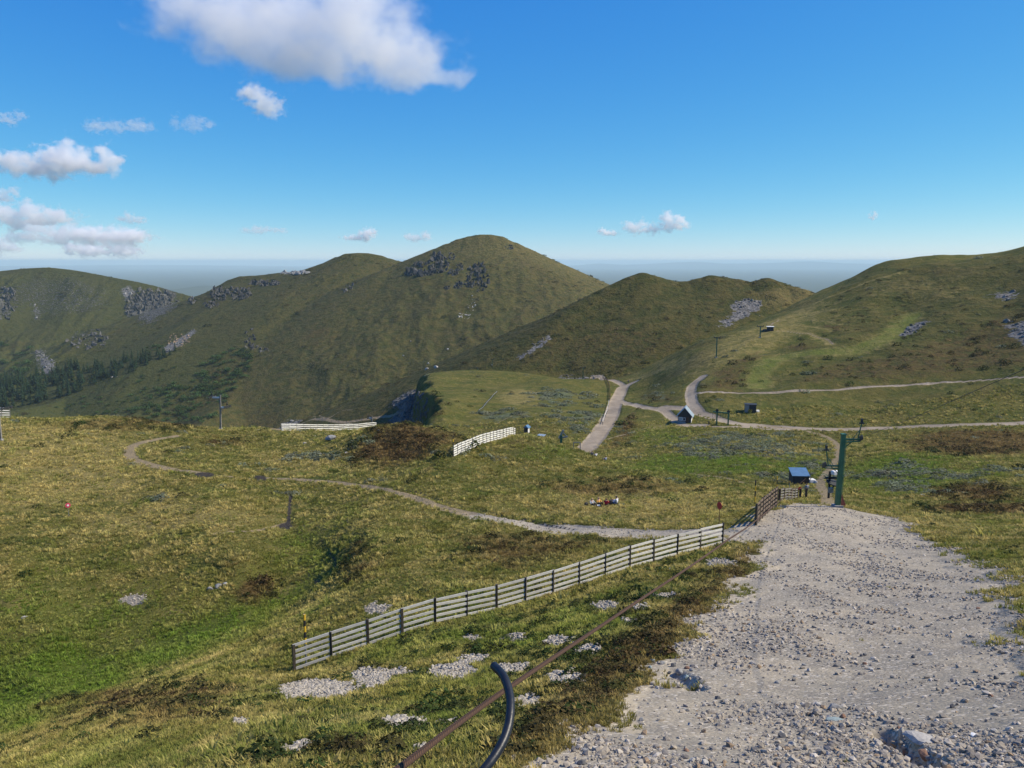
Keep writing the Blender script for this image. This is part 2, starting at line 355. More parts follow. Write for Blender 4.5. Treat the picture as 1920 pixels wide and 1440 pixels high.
HEATH = mx(soft_poly(H((695,803),(780,799),(842,813),(846,832),(800,862),(730,872),(665,858),(690,825)), 4, 1.5),
           0.6 * soft_poly(H((1312,725),(1330,695),(1390,668),(1450,655),(1425,700),(1405,734),(1320,735)), 6, 2, 14),
           0.55 * soft_poly(H((1430,733),(1500,690),(1600,672),(1700,645),(1790,612),(1930,560),(1990,700),(1800,712),(1600,724)), 10, 3, 18),
           0.7 * soft_poly(H((1450,655),(1500,640),(1560,655),(1500,662)), 5, 2),
           0.8 * soft_poly(ell(1830, 925, 85, 18), 3, 1), 0.8 * soft_poly(ell(1850, 955, 110, 10), 2, 1), 0.8 * soft_poly(ell(1840, 830, 150, 26), 5, 3),
           0.9 * soft_poly(H((1165,782),(1190,770),(1195,800),(1160,838),(1140,842)), 3, 1), 
           soft_poly(ell(480, 1112, 38, 22), 1.2, 0.6), 0.7 * soft_poly(ell(270, 1330, 180, 40), 2.5, 1.2), 0.7 * soft_poly(ell(640, 1440, 130, 30), 1.0, 0.8),
           0.7 * soft_poly(ell(420, 1295, 40, 14), 1, 0.5), 0.5 * soft_poly(ell(665, 1060, 40, 40), 1.5, 1), 0.7 * soft_poly(ell(420, 1057, 28, 5), 0.7, .3),
           0.85 * soft_poly(H((1250,1150),(1330,1085),(1385,1035),(1410,1020),(1420,1040),(1350,1130),(1265,1205),(1150,1300),(1010,1400),(960,1435),(930,1400),(1100,1260)), 1.2, 0.5),
           0.6 * soft_poly(H((850,1010),(1000,1000),(1150,1010),(1100,1040),(950,1070)), 2, 1),
           0.6 * soft_poly(ell(1150, 915, 120, 18), 4, 2), 0.5 * soft_poly(ell(240, 800, 150, 12), 4, 2), 0.6 * soft_poly(ell(420, 830, 60, 10), 4, 2),
           0.7 * soft_poly(ell(1560, 615, 28, 10), 4, 2), 0.6 * soft_poly(ell(1235, 745, 40, 12), 3, 1), 0.7 * soft_poly(ell(800, 765, 40, 25), 5, 2))
LUSH = mx(L([7,8,6,5,4,3,2,1.5,1], 4, (-60,1310),(60,1290),(180,1262),(300,1225),(420,1180),(500,1140),(560,1105),(600,1060),(560,1000), wob=1),
          0.6 * soft_poly(ell(150, 1180, 260, 90), 5, 2), 0.9 * soft_poly(ell(1330, 872, 150, 22), 6, 2), 0.9 * soft_poly(ell(1500, 880, 60, 26), 4, 2),
          0.9 * soft_poly(ell(1700, 890, 130, 38), 6, 2), 0.6 * soft_poly(ell(1240, 815, 60, 22), 6, 2), 0.6 * soft_poly(ell(1010, 850, 50, 14), 3, 1),
          0.9 * soft_poly(ell(1690, 620, 55, 24), 6, 2), 0.95 * L(5.0, 2.5, (1420,725),(1430,693),(1462,672),(1510,662),(1570,660),(1625,650),(1672,628),(1712,592)),
          0.5 * soft_poly(ell(900, 1200, 260, 60), 4, 2), 0.5 * soft_poly(ell(700, 790, 80, 12), 6, 2))
STRAW_SUNLIT = mx(0.62 * soft_poly(H((1155,706),(1300,662),(1450,597),(1538,556),(1570,590),(1490,640),(1410,690),(1310,702)), 10, 5, 20), 0.5 * soft_poly(ell(1720, 540, 120, 30), 12, 5, 20), 0.55 * L(5.5, 3, (1420,725),(1430,693),(1462,672),(1510,662),(1570,660),(1625,650),(1672,628),(1712,592)), 0.9 * L(1.6, 1.2, (1452,618),(1490,622),(1530,632),(1560,645)), 0.8 * L(0.9, 0.8, (1500,598),(1540,602),(1580,608)), 0.8 * L(0.9, 0.8, (1490,608),(1530,614),(1560,621)), 0.6 * L(1.0, 1.0, (1440,612),(1520,575),(1600,540),(1700,510)), 0.8 * soft_poly(H((120,960),(350,930),(480,950),(530,985),(420,1000),(250,1000),(100,1010)), 5, 2), 0.8 * soft_poly(H((-50,800),(250,790),(330,900),(280,930),(100,960),(-100,980)), 8, 3, 12),  # first two outlines: sunlit lightness of the right slopes put into the colour
           0.6 * soft_poly(H((440,840),(640,830),(660,890),(500,890)), 4, 2), 0.6 * soft_poly(ell(620, 980, 80, 20), 4, 2), 0.8 * soft_poly(ell(1200, 950, 220, 40), 6, 2),
           0.75 * soft_poly(ell(1690, 985, 120, 26), 3, 1), 0.6 * soft_poly(ell(1240, 800, 60, 8), 3, 1), 0.5 * soft_poly(ell(1160, 850, 40, 8), 3, 1),
           0.6 * soft_poly(ell(1470, 850, 60, 12), 3, 1), 0.7 * soft_poly(ell(975, 745, 50, 17), 5, 2), 0.7 * soft_poly(ell(640, 1260, 90, 25), 1.5, 1),
           0.55 * soft_poly(ell(1300, 690, 90, 30), 8, 3), 0.5 * soft_poly(ell(1200, 700, 60, 10), 5, 2), 0.5 * soft_poly(ell(1480, 560, 60, 20), 6, 2))
WILLOW = mx(0.9 * soft_poly(ell(585, 858, 65, 10), 2.5, 2), 0.8 * soft_poly(ell(500, 884, 22, 5), 1, .5), 0.85 * soft_poly(ell(1390, 835, 135, 24), 6, 5, 9), 0.7 * soft_poly(ell(1460, 895, 110, 9), 3, 3),
            0.75 * soft_poly(ell(1730, 900, 130, 24), 5, 5, 8), 0.8 * soft_poly(ell(1085, 790, 45, 26), 8, 5, 12), 0.8 * soft_poly(ell(1040, 745, 45, 18), 8, 5, 12),
            0.7 * soft_poly(ell(950, 780, 60, 10), 5, 4, 9), 0.8 * soft_poly(ell(1235, 743, 20, 8), 3, 2), 0.6 * soft_poly(ell(1540, 872, 40, 12), 3, 3))
SCREE = mx(soft_poly(H((1395,560),(1430,563),(1428,580),(1395,598),(1365,612),(1348,610),(1375,590),(1370,575)), 3, 2),
           soft_poly(H((1683,634),(1700,615),(1735,600),(1742,604),(1705,628)), 2, 1), soft_poly(H((1885,612),(1930,596),(1960,650),(1905,640)), 3, 2), 0.7 * soft_poly(ell(1880, 555, 30, 10), 4, 2),
           soft_poly(H((62,655),(82,665),(102,690),(92,702),(78,702)), 12, 4), 0.9 * soft_poly(H((62,570),(70,572),(75,600),(66,600)), 8, 3),
           0.85 * L(2.2, 2.0, (972,672),(1000,655),(1022,640),(1030,632), wob=1.5), soft_poly(H((225,545),(240,535),(255,548),(240,565)), 10, 3),
           0.8 * soft_poly(ell(1080, 708, 35, 3), 6, 2), 0.8 * soft_poly(H((520,800),(535,790),(570,788),(560,800)), 6, 2), soft_poly(H((305,652),(340,632),(362,618),(366,624),(335,650),(310,664)), 6, 2))
CUTS = [(595,1295,68,14),(695,1268,38,10),(755,1262,18,6),(700,1282,20,5),(845,1262,45,11),(870,1240,14,6),(893,1235,16,6),(950,1258,32,8),(1058,1273,30,9),(1048,1204,24,7),(968,1197,18,6),(885,1196,14,5),(1105,1218,18,6),
        (755,1357,36,8),(835,1360,18,5),(1135,1135,22,5),(1245,1118,22,4),(1205,1140,14,4),(985,1318,26,8),(708,1142,22,8),(250,1125,20,7),(455,1357,12,6),(1180,1165,14,4),(1350,1055,24,5),(800,1410,30,6),(560,1400,16,4)]
PATCH = mx(*[soft_poly(ell(x, y, a * 1.15, b * 1.5, 10), 0.25, 0.28, 0.8) for x, y, a, b in CUTS])
ROCK = np.clip(CLIFF * 1.4, 0, 1)
ROCK = mx(ROCK, 0.62 * soft_poly(H((230,565),(262,548),(300,545),(340,545),(335,575),(300,600),(275,612),(250,605),(232,590)), 16, 8, 20),
          0.6 * soft_poly(H((-40,530),(10,545),(40,585),(30,600),(-40,600)), 16, 8, 25), 0.45 * soft_poly(ell(110, 560, 130, 50), 40, 12, 30), 0.5 * soft_poly(ell(165, 635, 60, 25), 30, 12, 30))
noise_g = fbm(GX, GY, 30, 5, 2)
PISTE = mx(L(5.0, 2.5, (1420,725),(1430,693),(1462,672),(1510,662),(1570,660),(1625,650),(1672,628),(1712,592)), L(2.0, 1.5, (1452,618),(1490,622),(1530,632),(1560,645)), L(1.2, 1.0, (1500,598),(1540,602),(1580,608)),
           L(1.2, 1.0, (1490,608),(1530,614),(1560,621)), L(1.6, 1.2, (1440,612),(1520,575),(1600,540),(1700,510)), L(3.0, 2.0, (1180,712),(1250,690),(1330,668),(1400,640),(1440,620)))
valley = (REG == 0) & (GY > 240) & (U < -0.13) & (CLIFF < .1)
MOOR = blur(np.where(mt, 1.0, 0) + np.where(valley, 1.0, 0), 4)
MOOR = np.maximum(MOOR, 0.75 * soft_poly(H((1500,700),(1600,600),(1640,510),(1760,490),(1920,472),(2050,460),(2050,700),(1800,712),(1500,728)), 20, 8, 25))
MOOR = MOOR * (1 - PISTE)
HEATH = HEATH * (1 - PISTE); STRAW_SUNLIT = np.maximum(STRAW_SUNLIT, PISTE * .75)
HEATH = np.clip(HEATH + np.where(mt, 0.2 + fbm(GX, GY, 90, 4, 6) * 0.55, 0), 0, 1)
LUSH = np.clip(LUSH * 0.75 + blur(np.where(REG == 4, 0.55, 0) + np.where((REG == 2) | valley, 0.35 + 0.3 * sstep(-60, -150, Z), 0), 14), 0, 1)
STRAW_SUNLIT = np.clip(STRAW_SUNLIT + np.where((REG == 1), 0.15 + 0.3 * sstep(-40, 20, Z) + 0.35 * sstep(-80, 140, GX), 0) + np.where((REG == 3), 0.25 * sstep(60, 160, GX), 0), 0, 1)  # peak's right side lightened: sunlight put into the straw colour
bare = np.clip(mx(GRAVEL, BRANCH, ROAD, PATH), 0, 1)

# ------------------------------------------------------------------ materials
def new_mat(name):
    m = bpy.data.materials.new(name); m.use_nodes = True
    return m, m.node_tree.nodes, m.node_tree.links, m.node_tree.nodes['Principled BSDF']
class NT:
    def __init__(s, tree): s.n, s.l = tree.nodes, tree.links
    def put(s, sock, v):
        if isinstance(v, bpy.types.NodeSocket): s.l.new(v, sock)
        elif isinstance(v, (tuple, list)) and len(v) == 3 and sock.type == 'RGBA': sock.default_value = (*v, 1)
        else: sock.default_value = v
    def noise(s, vec, scale, detail=4, rough=0.55, dist=0.0):
        n = s.n.new('ShaderNodeTexNoise'); s.l.new(vec, n.inputs['Vector'])
        n.inputs['Scale'].default_value = scale; n.inputs['Detail'].default_value = detail; n.inputs['Roughness'].default_value = rough; n.inputs['Distortion'].default_value = dist
        return n.outputs['Fac']
    def math(s, op, a, b=0.0, c=0.0, clamp=False):
        n = s.n.new('ShaderNodeMath'); n.operation = op; n.use_clamp = clamp
        s.put(n.inputs[0], a); s.put(n.inputs[1], b); s.put(n.inputs[2], c); return n.outputs[0]
    def mix(s, f, a, b):
        n = s.n.new('ShaderNodeMix'); n.data_type = 'RGBA'
        s.put(n.inputs[0], f); s.put(n.inputs[6], a); s.put(n.inputs[7], b); return n.outputs[2]
    def rng(s, v, a, b, c=0.0, d=1.0, kind='SMOOTHSTEP'):
        n = s.n.new('ShaderNodeMapRange'); n.interpolation_type = kind
        s.put(n.inputs[0], v); n.inputs[1].default_value = a; n.inputs[2].default_value = b; n.inputs[3].default_value = c; n.inputs[4].default_value = d
        return n.outputs[0]
    def scale_col(s, c, f):
        n = s.n.new('ShaderNodeVectorMath'); n.operation = 'SCALE'; s.put(n.inputs[0], c); s.put(n.inputs['Scale'], f); return n.outputs[0]
    def attr(s, name, kind='GEOMETRY'):
        n = s.n.new('ShaderNodeAttribute'); n.attribute_name = name; n.attribute_type = kind; return n
    def bump(s, h, strength, dist):
        n = s.n.new('ShaderNodeBump'); s.l.new(h, n.inputs['Height']); n.inputs['Strength'].default_value = strength; n.inputs['Distance'].default_value = dist
        return n

OLIVE, GREEN, STRAWC, HEATHC, LUSHC, WILLC = (0.118, 0.107, 0.026), (0.070, 0.081, 0.018), (0.25, 0.20, 0.075), (0.075, 0.048, 0.020), (0.070, 0.108, 0.014), (0.105, 0.122, 0.070)
def ground_material():
    m, n, l, b = new_mat('mountain_ground'); t = NT(m.node_tree)
    pos = n.new('ShaderNodeNewGeometry').outputs['Position']
    A, B, C = t.attr('cover_a'), t.attr('cover_b'), t.attr('cover_c')
    def ch(a):
        s_ = n.new('ShaderNodeSeparateColor'); l.new(a.outputs['Color'], s_.inputs[0]); return s_.outputs[0], s_.outputs[1], s_.outputs[2], a.outputs['Alpha']
    gravel, path, heath, lush = ch(A); straw, willow, rock, mud = ch(B); scree, patch, road, moor = ch(C)
    n_big = t.noise(pos, 0.016, 5, 0.6); n_mid = t.noise(pos, 0.13, 5, 0.62); n_sm = t.noise(pos, 0.9, 5, 0.65); n_fine = t.noise(pos, 6.0, 4, 0.7)
    n_pch = t.noise(pos, 0.35, 4, 0.6, 0.6)
    def cover(mask, amt, lo, hi, nz=n_mid):
        return t.rng(t.math('ADD', mask, t.math('MULTIPLY', t.math('SUBTRACT', nz, 0.5), amt)), lo, hi)
    c = t.mix(t.rng(n_mid, 0.36, 0.64), GREEN, OLIVE)
    c = t.mix(t.math('MULTIPLY', t.rng(n_pch, 0.5, 0.72), 0.5), c, STRAWC)
    c = t.mix(t.math('MULTIPLY', t.rng(n_big, 0.5, 0.7), 0.45), c, HEATHC)
    c = t.mix(t.math('MULTIPLY', t.rng(n_sm, 0.55, 0.75), 0.40), c, (0.045, 0.045, 0.014))
    c = t.mix(t.math('MULTIPLY', moor, 0.72), c, t.mix(t.rng(n_mid, 0.35, 0.65), (0.036, 0.040, 0.013), (0.066, 0.055, 0.020)))
    c = t.mix(t.math('MULTIPLY', cover(straw, 1.2, 0.25, 0.95, n_pch), t.rng(moor, 0, 1, 0.75, 0.48)), c, STRAWC)  # straw grass together with the painted sunlight on the slopes
    c = t.mix(t.math('MULTIPLY', cover(lush, 0.9, 0.25, 0.95), t.rng(moor, 0, 1, 0.8, 0.62)), c, t.mix(moor, LUSHC, (0.034, 0.056, 0.014)))
    c = t.mix(t.math('MULTIPLY', cover(heath, 1.1, 0.3, 0.8, n_pch), 0.85), c, t.mix(t.rng(n_sm, 0.35, 0.65), (0.050, 0.036, 0.016), (0.105, 0.066, 0.026)))
    c = t.mix(t.math('MULTIPLY', cover(willow, 1.6, 0.5, 0.8, n_pch), 0.9), c, WILLC)
    # tufts: light and dark at the size of a tussock
    c = t.scale_col(c, t.rng(n_fine, 0.25, 0.75, 0.72, 1.28, 'LINEAR'))
    c = t.scale_col(c, t.rng(n_sm, 0.2, 0.8, 0.74, 1.24, 'LINEAR'))
    # bare rock
    vr = n.new('ShaderNodeTexVoronoi'); l.new(pos, vr.inputs['Vector']); vr.inputs['Scale'].default_value = 0.45
    rc = t.mix(t.rng(t.noise(pos, 0.4, 6, 0.7), 0.3, 0.7), (0.05, 0.052, 0.05), (0.17, 0.165, 0.15))
    rmask = cover(rock, 1.3, 0.45, 0.6, n_pch)
    c = t.mix(rmask, c, rc)
    vs_ = n.new('ShaderNodeTexVoronoi'); l.new(pos, vs_.inputs['Vector']); vs_.inputs['Scale'].default_value = 0.8
    sc_c = t.scale_col(t.mix(vs_.outputs['Color'], (0.13, 0.13, 0.125), (0.25, 0.24, 0.225)), t.rng(vs_.outputs['Distance'], 0.0, 0.9, 1.15, 0.45))
    c = t.mix(cover(scree, 1.6, 0.45, 0.62, n_pch), c, sc_c)
    # dusty gravel and trodden earth
    vg = n.new('ShaderNodeTexVoronoi'); l.new(pos, vg.inputs['Vector']); vg.inputs['Scale'].default_value = 11.0
    gsep = n.new('ShaderNodeSeparateColor'); l.new(vg.outputs['Color'], gsep.inputs[0])
    gc = t.mix(t.rng(t.noise(pos, 0.22, 5, 0.65, 0.8), 0.38, 0.62), (0.365, 0.318, 0.238), (0.275, 0.248, 0.198))
    gc = t.mix(t.math('MULTIPLY', t.rng(n_sm, 0.45, 0.6), t.math('MULTIPLY', gsep.outputs[0], 0.7)), gc, (0.235, 0.205, 0.165))
    gc = t.mix(t.math('MULTIPLY', t.rng(gsep.outputs[1], 0.86, 0.9), 0.8), gc, (0.50, 0.45, 0.37))
    gc = t.scale_col(gc, t.rng(t.noise(pos, 16.0, 4, 0.75), 0.25, 0.75, 0.62, 1.30, 'LINEAR'))
    c = t.mix(cover(gravel, 0.8, 0.42, 0.58, n_sm), c, gc)
    rdc = t.scale_col(t.mix(t.rng(n_mid, 0.35, 0.65), (0.235, 0.195, 0.145), (0.32, 0.27, 0.205)), t.rng(n_sm, 0.2, 0.8, 0.85, 1.12, 'LINEAR'))
    c = t.mix(cover(road, 0.45, 0.42, 0.6, n_sm), c, rdc)
    c = t.mix(t.math('MULTIPLY', cover(path, 0.8, 0.4, 0.7, n_sm), 0.85), c, (0.26, 0.205, 0.13))
    c = t.mix(cover(mud, 0.6, 0.4, 0.7, n_sm), c, (0.045, 0.040, 0.036))
    c = t.mix(cover(patch, 0.9, 0.4, 0.6, n_sm), c, (0.27, 0.24, 0.19))
    l.new(c, b.inputs['Base Color'])
    b.inputs['Roughness'].default_value = 0.95; b.inputs['Specular IOR Level'].default_value = 0.08
    hgt = t.math('ADD', t.math('MULTIPLY', n_sm, 0.55), t.math('MULTIPLY', n_fine, 0.14))
    grassy = t.math('SUBTRACT', 1.0, t.math('MULTIPLY', t.math('MAXIMUM', gravel, road), 0.85))
    hgt = t.math('MULTIPLY', hgt, grassy)
    hgt = t.math('ADD', hgt, t.math('MULTIPLY', t.math('MULTIPLY', n_pch, 0.9), grassy))
    hgt = t.math('ADD', hgt, t.math('MULTIPLY', t.math('MULTIPLY', n_mid, moor), 3.2))
    hgt = t.math('ADD', hgt, t.math('MULTIPLY', t.math('MULTIPLY', vr.outputs['Distance'], rmask), 3.0))
    hgt = t.math('ADD', hgt, t.math('MULTIPLY', t.math('MULTIPLY', t.math('SUBTRACT', 1.0, vg.outputs['Distance']), gravel), 0.018))
    bp = t.bump(hgt, 0.8, 1.0); l.new(bp.outputs[0], b.inputs['Normal'])
    return m
GROUND = ground_material()

# ------------------------------------------------------------------ the land as objects of the setting
co = np.stack([GX, GY, Z], -1)
gy_, gx_ = np.gradient(co, axis=0), np.gradient(co, axis=1)
NRM = np.cross(gx_, gy_); NRM /= np.linalg.norm(NRM, axis=-1, keepdims=True)
idx = np.arange(NU * NV).reshape(NV, NU)
quads = np.stack([idx[:-1, :-1], idx[:-1, 1:], idx[1:, 1:], idx[1:, :-1]], -1).reshape(-1, 4)
cls = REG.copy() + 10
cls[BRANCH > 0.5] = 2; cls[(PATH > 0.5)] = 4; cls[ROAD > 0.5] = 3; cls[GRAVEL > 0.5] = 1
qcls = cls[:-1, :-1].ravel()
one = np.ones_like(Z)
ATT = {'cover_a': np.stack([np.maximum(GRAVEL, BRANCH), PATH, HEATH, LUSH], -1), 'cover_b': np.stack([STRAW_SUNLIT, WILLOW, ROCK, MUD], -1),
       'cover_c': np.stack([SCREE, PATCH, ROAD, MOOR], -1)}
def land(name, ids, label):
    q = quads[np.isin(qcls, ids)]
    used, inv = np.unique(q, return_inverse=True); q = inv.reshape(-1, 4)
    me = bpy.data.meshes.new(name)
    me.vertices.add(len(used)); me.vertices.foreach_set('co', co.reshape(-1, 3)[used].astype(np.float32).ravel())
    me.loops.add(q.size); me.loops.foreach_set('vertex_index', q.ravel().astype(np.int32))
    me.polygons.add(len(q)); me.polygons.foreach_set('loop_start', np.arange(0, q.size, 4, dtype=np.int32))
    me.polygons.foreach_set('use_smooth', np.ones(len(q), bool)); me.update(calc_edges=True)
    for k, a in ATT.items():
        at_ = me.attributes.new(k, 'FLOAT_COLOR', 'POINT'); at_.data.foreach_set('color', a.reshape(-1, 4)[used].astype(np.float32).ravel())
    me.normals_split_custom_set_from_vertices(NRM.reshape(-1, 3)[used].astype(np.float32))
    me.materials.append(GROUND)
    o = bpy.data.objects.new(name, me); col.objects.link(o); o['kind'] = 'structure'; o['label'] = label
    return o
land('ground', [10], 'rolling mountain pasture of olive and straw coloured grass')
land('gravel_track', [1], 'wide pale stony track running down the slope')
land('stony_path', [2], 'grey stony branch leaving the gravel track past the fence')
land('road', [3], 'pale dirt road through the basin')
land('path', [4], 'narrow trodden paths across the pasture')
land('peak', [11], 'conical grassy peak with dark crags near its top')
land('ridge', [12], 'long green ridge falling to a wooded valley')
land('hill', [13], 'dark heathery hill with a grey scree field')
land('mountain', [14], 'steep green mountainside with grey cliffs')

# far plain under the haze and a blue hill on it
def sheet(name, verts, faces, mat, kind='structure', label=None, smooth=False):
    me = bpy.data.meshes.new(name); me.from_pydata([tuple(v) for v in verts], [], faces); me.update()
    if smooth: me.polygons.foreach_set('use_smooth', np.ones(len(faces), bool))
    me.materials.append(mat); o = bpy.data.objects.new(name, me); col.objects.link(o)
    if kind: o['kind'] = kind
    if label: o['label'] = label
    return o
pm, pn, pl_, pb = new_mat('far_country'); t_ = NT(pm.node_tree)
pp_ = pn.new('ShaderNodeNewGeometry').outputs['Position']
pl_.new(t_.mix(t_.noise(pp_, 0.0004, 6, 0.6), (0.04, 0.055, 0.04), (0.085, 0.095, 0.065)), pb.inputs['Base Color']); pb.inputs['Roughness'].default_value = 1; pb.inputs['Specular IOR Level'].default_value = 0
R_ = 60000
sheet('plain', [(R_ * math.cos(a), R_ * math.sin(a), -330) for a in np.linspace(0, 2 * math.pi, 64, endpoint=False)], [list(range(64))], pm, label='hazy blue lowland reaching the horizon')
def far_range(name, pts, Y, depth, label):
    vs_, fs_ = [], []; n_ = 0
    P = [at(x, y, Y) for x, y in pts]
    fine = smooth(P, 8)
    rows = 7
    for k, p in enumerate(fine):
        for r in range(rows):
            f = r / (rows - 1) * 2 - 1
            z = -345 + (p.z + 345) * (1 - abs(f) ** 1.3) + float(fbm(np.array([p.x]), np.array([f * depth]), depth * 0.4, 3, 1)[0]) * 30 * (1 - abs(f)) * abs(f) * 4
            vs_.append((p.x, Y + f * depth, z))
    for k in range(len(fine) - 1):
        for r in range(rows - 1):
            a = k * rows + r; fs_.append((a, a + rows, a + rows + 1, a + 1))
    sheet(name, vs_, fs_, pm, label=label, smooth=True)
far_range('far_hill', [(270,575),(320,548),(345,541),(380,536),(410,538),(470,550),(560,570)], 9000, 2500, 'blue hazy hill seen through the gap')
far_range('far_hill', [(-900,503),(-200,500),(300,497),(600,500),(900,496),(1060,498),(1120,494),(1180,496),(1300,491),(1360,494),(1450,493),(1520,490),(1600,494),(1800,495),(2100,491),(2900,500)], 45000, 9000, 'faint blue hills along the horizon')

# ------------------------------------------------------------------ scattered ground cover (nobody could count it)
RNG = np.random.RandomState(7); random.seed(7)
def mesh_obj(name, verts, faces, mat, link=True, smooth=False):
    me = bpy.data.meshes.new(name); me.from_pydata([tuple(v) for v in verts], [], faces); me.update()
    if smooth: me.polygons.foreach_set('use_smooth', np.ones(len(me.polygons), bool))
    if mat: me.materials.append(mat)
    o = bpy.data.objects.new(name, me)
    if link: col.objects.link(o)
    return o
def tint_material(name, lo, hi, trans=0.0):
    m, n, l, b = new_mat(name); t = NT(m.node_tree)
    a = t.attr('tint', 'INSTANCER')
    h = n.new('ShaderNodeTexCoord')
    sep = n.new('ShaderNodeSeparateXYZ'); l.new(h.outputs['Object'], sep.inputs[0])
    oi = n.new('ShaderNodeObjectInfo')
    c = t.scale_col(a.outputs['Color'], t.rng(t.noise(h.outputs['Object'], 9.0, 2), 0.3, 0.7, lo, hi, 'LINEAR'))
    l.new(c, b.inputs['Base Color']); b.inputs['Roughness'].default_value = 0.85; b.inputs['Specular IOR Level'].default_value = 0.12
    if trans:
        tr = n.new('ShaderNodeBsdfTranslucent'); l.new(c, tr.inputs['Color'])
        ms = n.new('ShaderNodeMixShader'); ms.inputs[0].default_value = trans
        l.new(b.outputs[0], ms.inputs[1]); l.new(tr.outputs[0], ms.inputs[2]); l.new(ms.outputs[0], n['Material Output'].inputs['Surface'])
    return m
BLADE = tint_material('grass_blades', 0.75, 1.25, 0.35); LEAFM = tint_material('low_shrub_leaves', 0.6, 1.35, 0.2); STONEM = tint_material('loose_stone', 0.8, 1.15)
def tuft_proto(seed, n=20, h=1.0, spread=0.45, lean=0.5):
    r = random.Random(seed); vs_, fs_ = [], []
    for i in range(n):
        a = r.uniform(0, 2 * math.pi); d = spread * math.sqrt(r.random()); bx_, by_ = d * math.cos(a), d * math.sin(a)
        a2 = a + r.uniform(-1, 1); ln = r.uniform(0.2, 1) * lean; hh = h * r.uniform(0.55, 1.0); w_ = r.uniform(0.035, 0.07)
        px_, py_ = -math.sin(a2) * w_, math.cos(a2) * w_; ox, oy = math.cos(a2) * ln, math.sin(a2) * ln
        k = len(vs_)
        vs_ += [(bx_ - px_, by_ - py_, -0.1), (bx_ + px_, by_ + py_, -0.1), (bx_ + ox * .35 - px_ * .8, by_ + oy * .35 - py_ * .8, hh * .62), (bx_ + ox * .35 + px_ * .8, by_ + oy * .35 + py_ * .8, hh * .62), (bx_ + ox, by_ + oy, hh)]
        fs_ += [(k, k + 1, k + 3, k + 2), (k + 2, k + 3, k + 4)]
    return mesh_obj('grass_tuft', vs_, fs_, BLADE, False)
def clump_proto(seed, n=110):
    r = random.Random(seed); vs_, fs_ = [], []
    for i in range(n):
        a = r.uniform(0, 2 * math.pi); zc = r.random(); rad = math.sqrt(max(0, 1 - zc * zc)) * r.uniform(0.75, 1.05) * (1 + .2 * math.sin(3 * a + seed))
        p = Vector((rad * math.cos(a), rad * math.sin(a), zc * r.uniform(0.7, 1.1)))
        nrm = (p + Vector((r.gauss(0, .5), r.gauss(0, .5), r.gauss(0.2, .5)))).normalized(); t1 = nrm.orthogonal().normalized(); t2 = nrm.cross(t1); s_ = r.uniform(0.09, 0.2)
        k = len(vs_); vs_ += [p + t1 * s_, p + t2 * s_ * .6, p - t1 * s_, p - t2 * s_ * .6]; fs_.append((k, k + 1, k + 2, k + 3))
    return mesh_obj('shrub_clump', vs_, fs_, LEAFM, False)
def rock_bm(seed, sub=1, flat=0.7, rough=0.25):
    r = random.Random(seed); bm = bmesh.new(); bmesh.ops.create_icosphere(bm, subdivisions=sub, radius=1)
    cuts = [Vector((r.gauss(0, 1), r.gauss(0, 1), r.gauss(0, 1))).normalized() for _ in range(6)]
    for v in bm.verts:
        for c in cuts:
            d = v.co.dot(c); lim = 0.62
            if d > lim: v.co -= c * (d - lim)
        v.co *= 1 + r.uniform(-rough, rough) * 0.5
        v.co.z *= flat
    return bm
def rock_proto(seed, flat=0.65, name='stone', mat=None, sub=1):
    bm = rock_bm(seed, sub, flat); me = bpy.data.meshes.new(name); bm.to_mesh(me); bm.free(); me.materials.append(mat or STONEM)
    return bpy.data.objects.new(name, me)
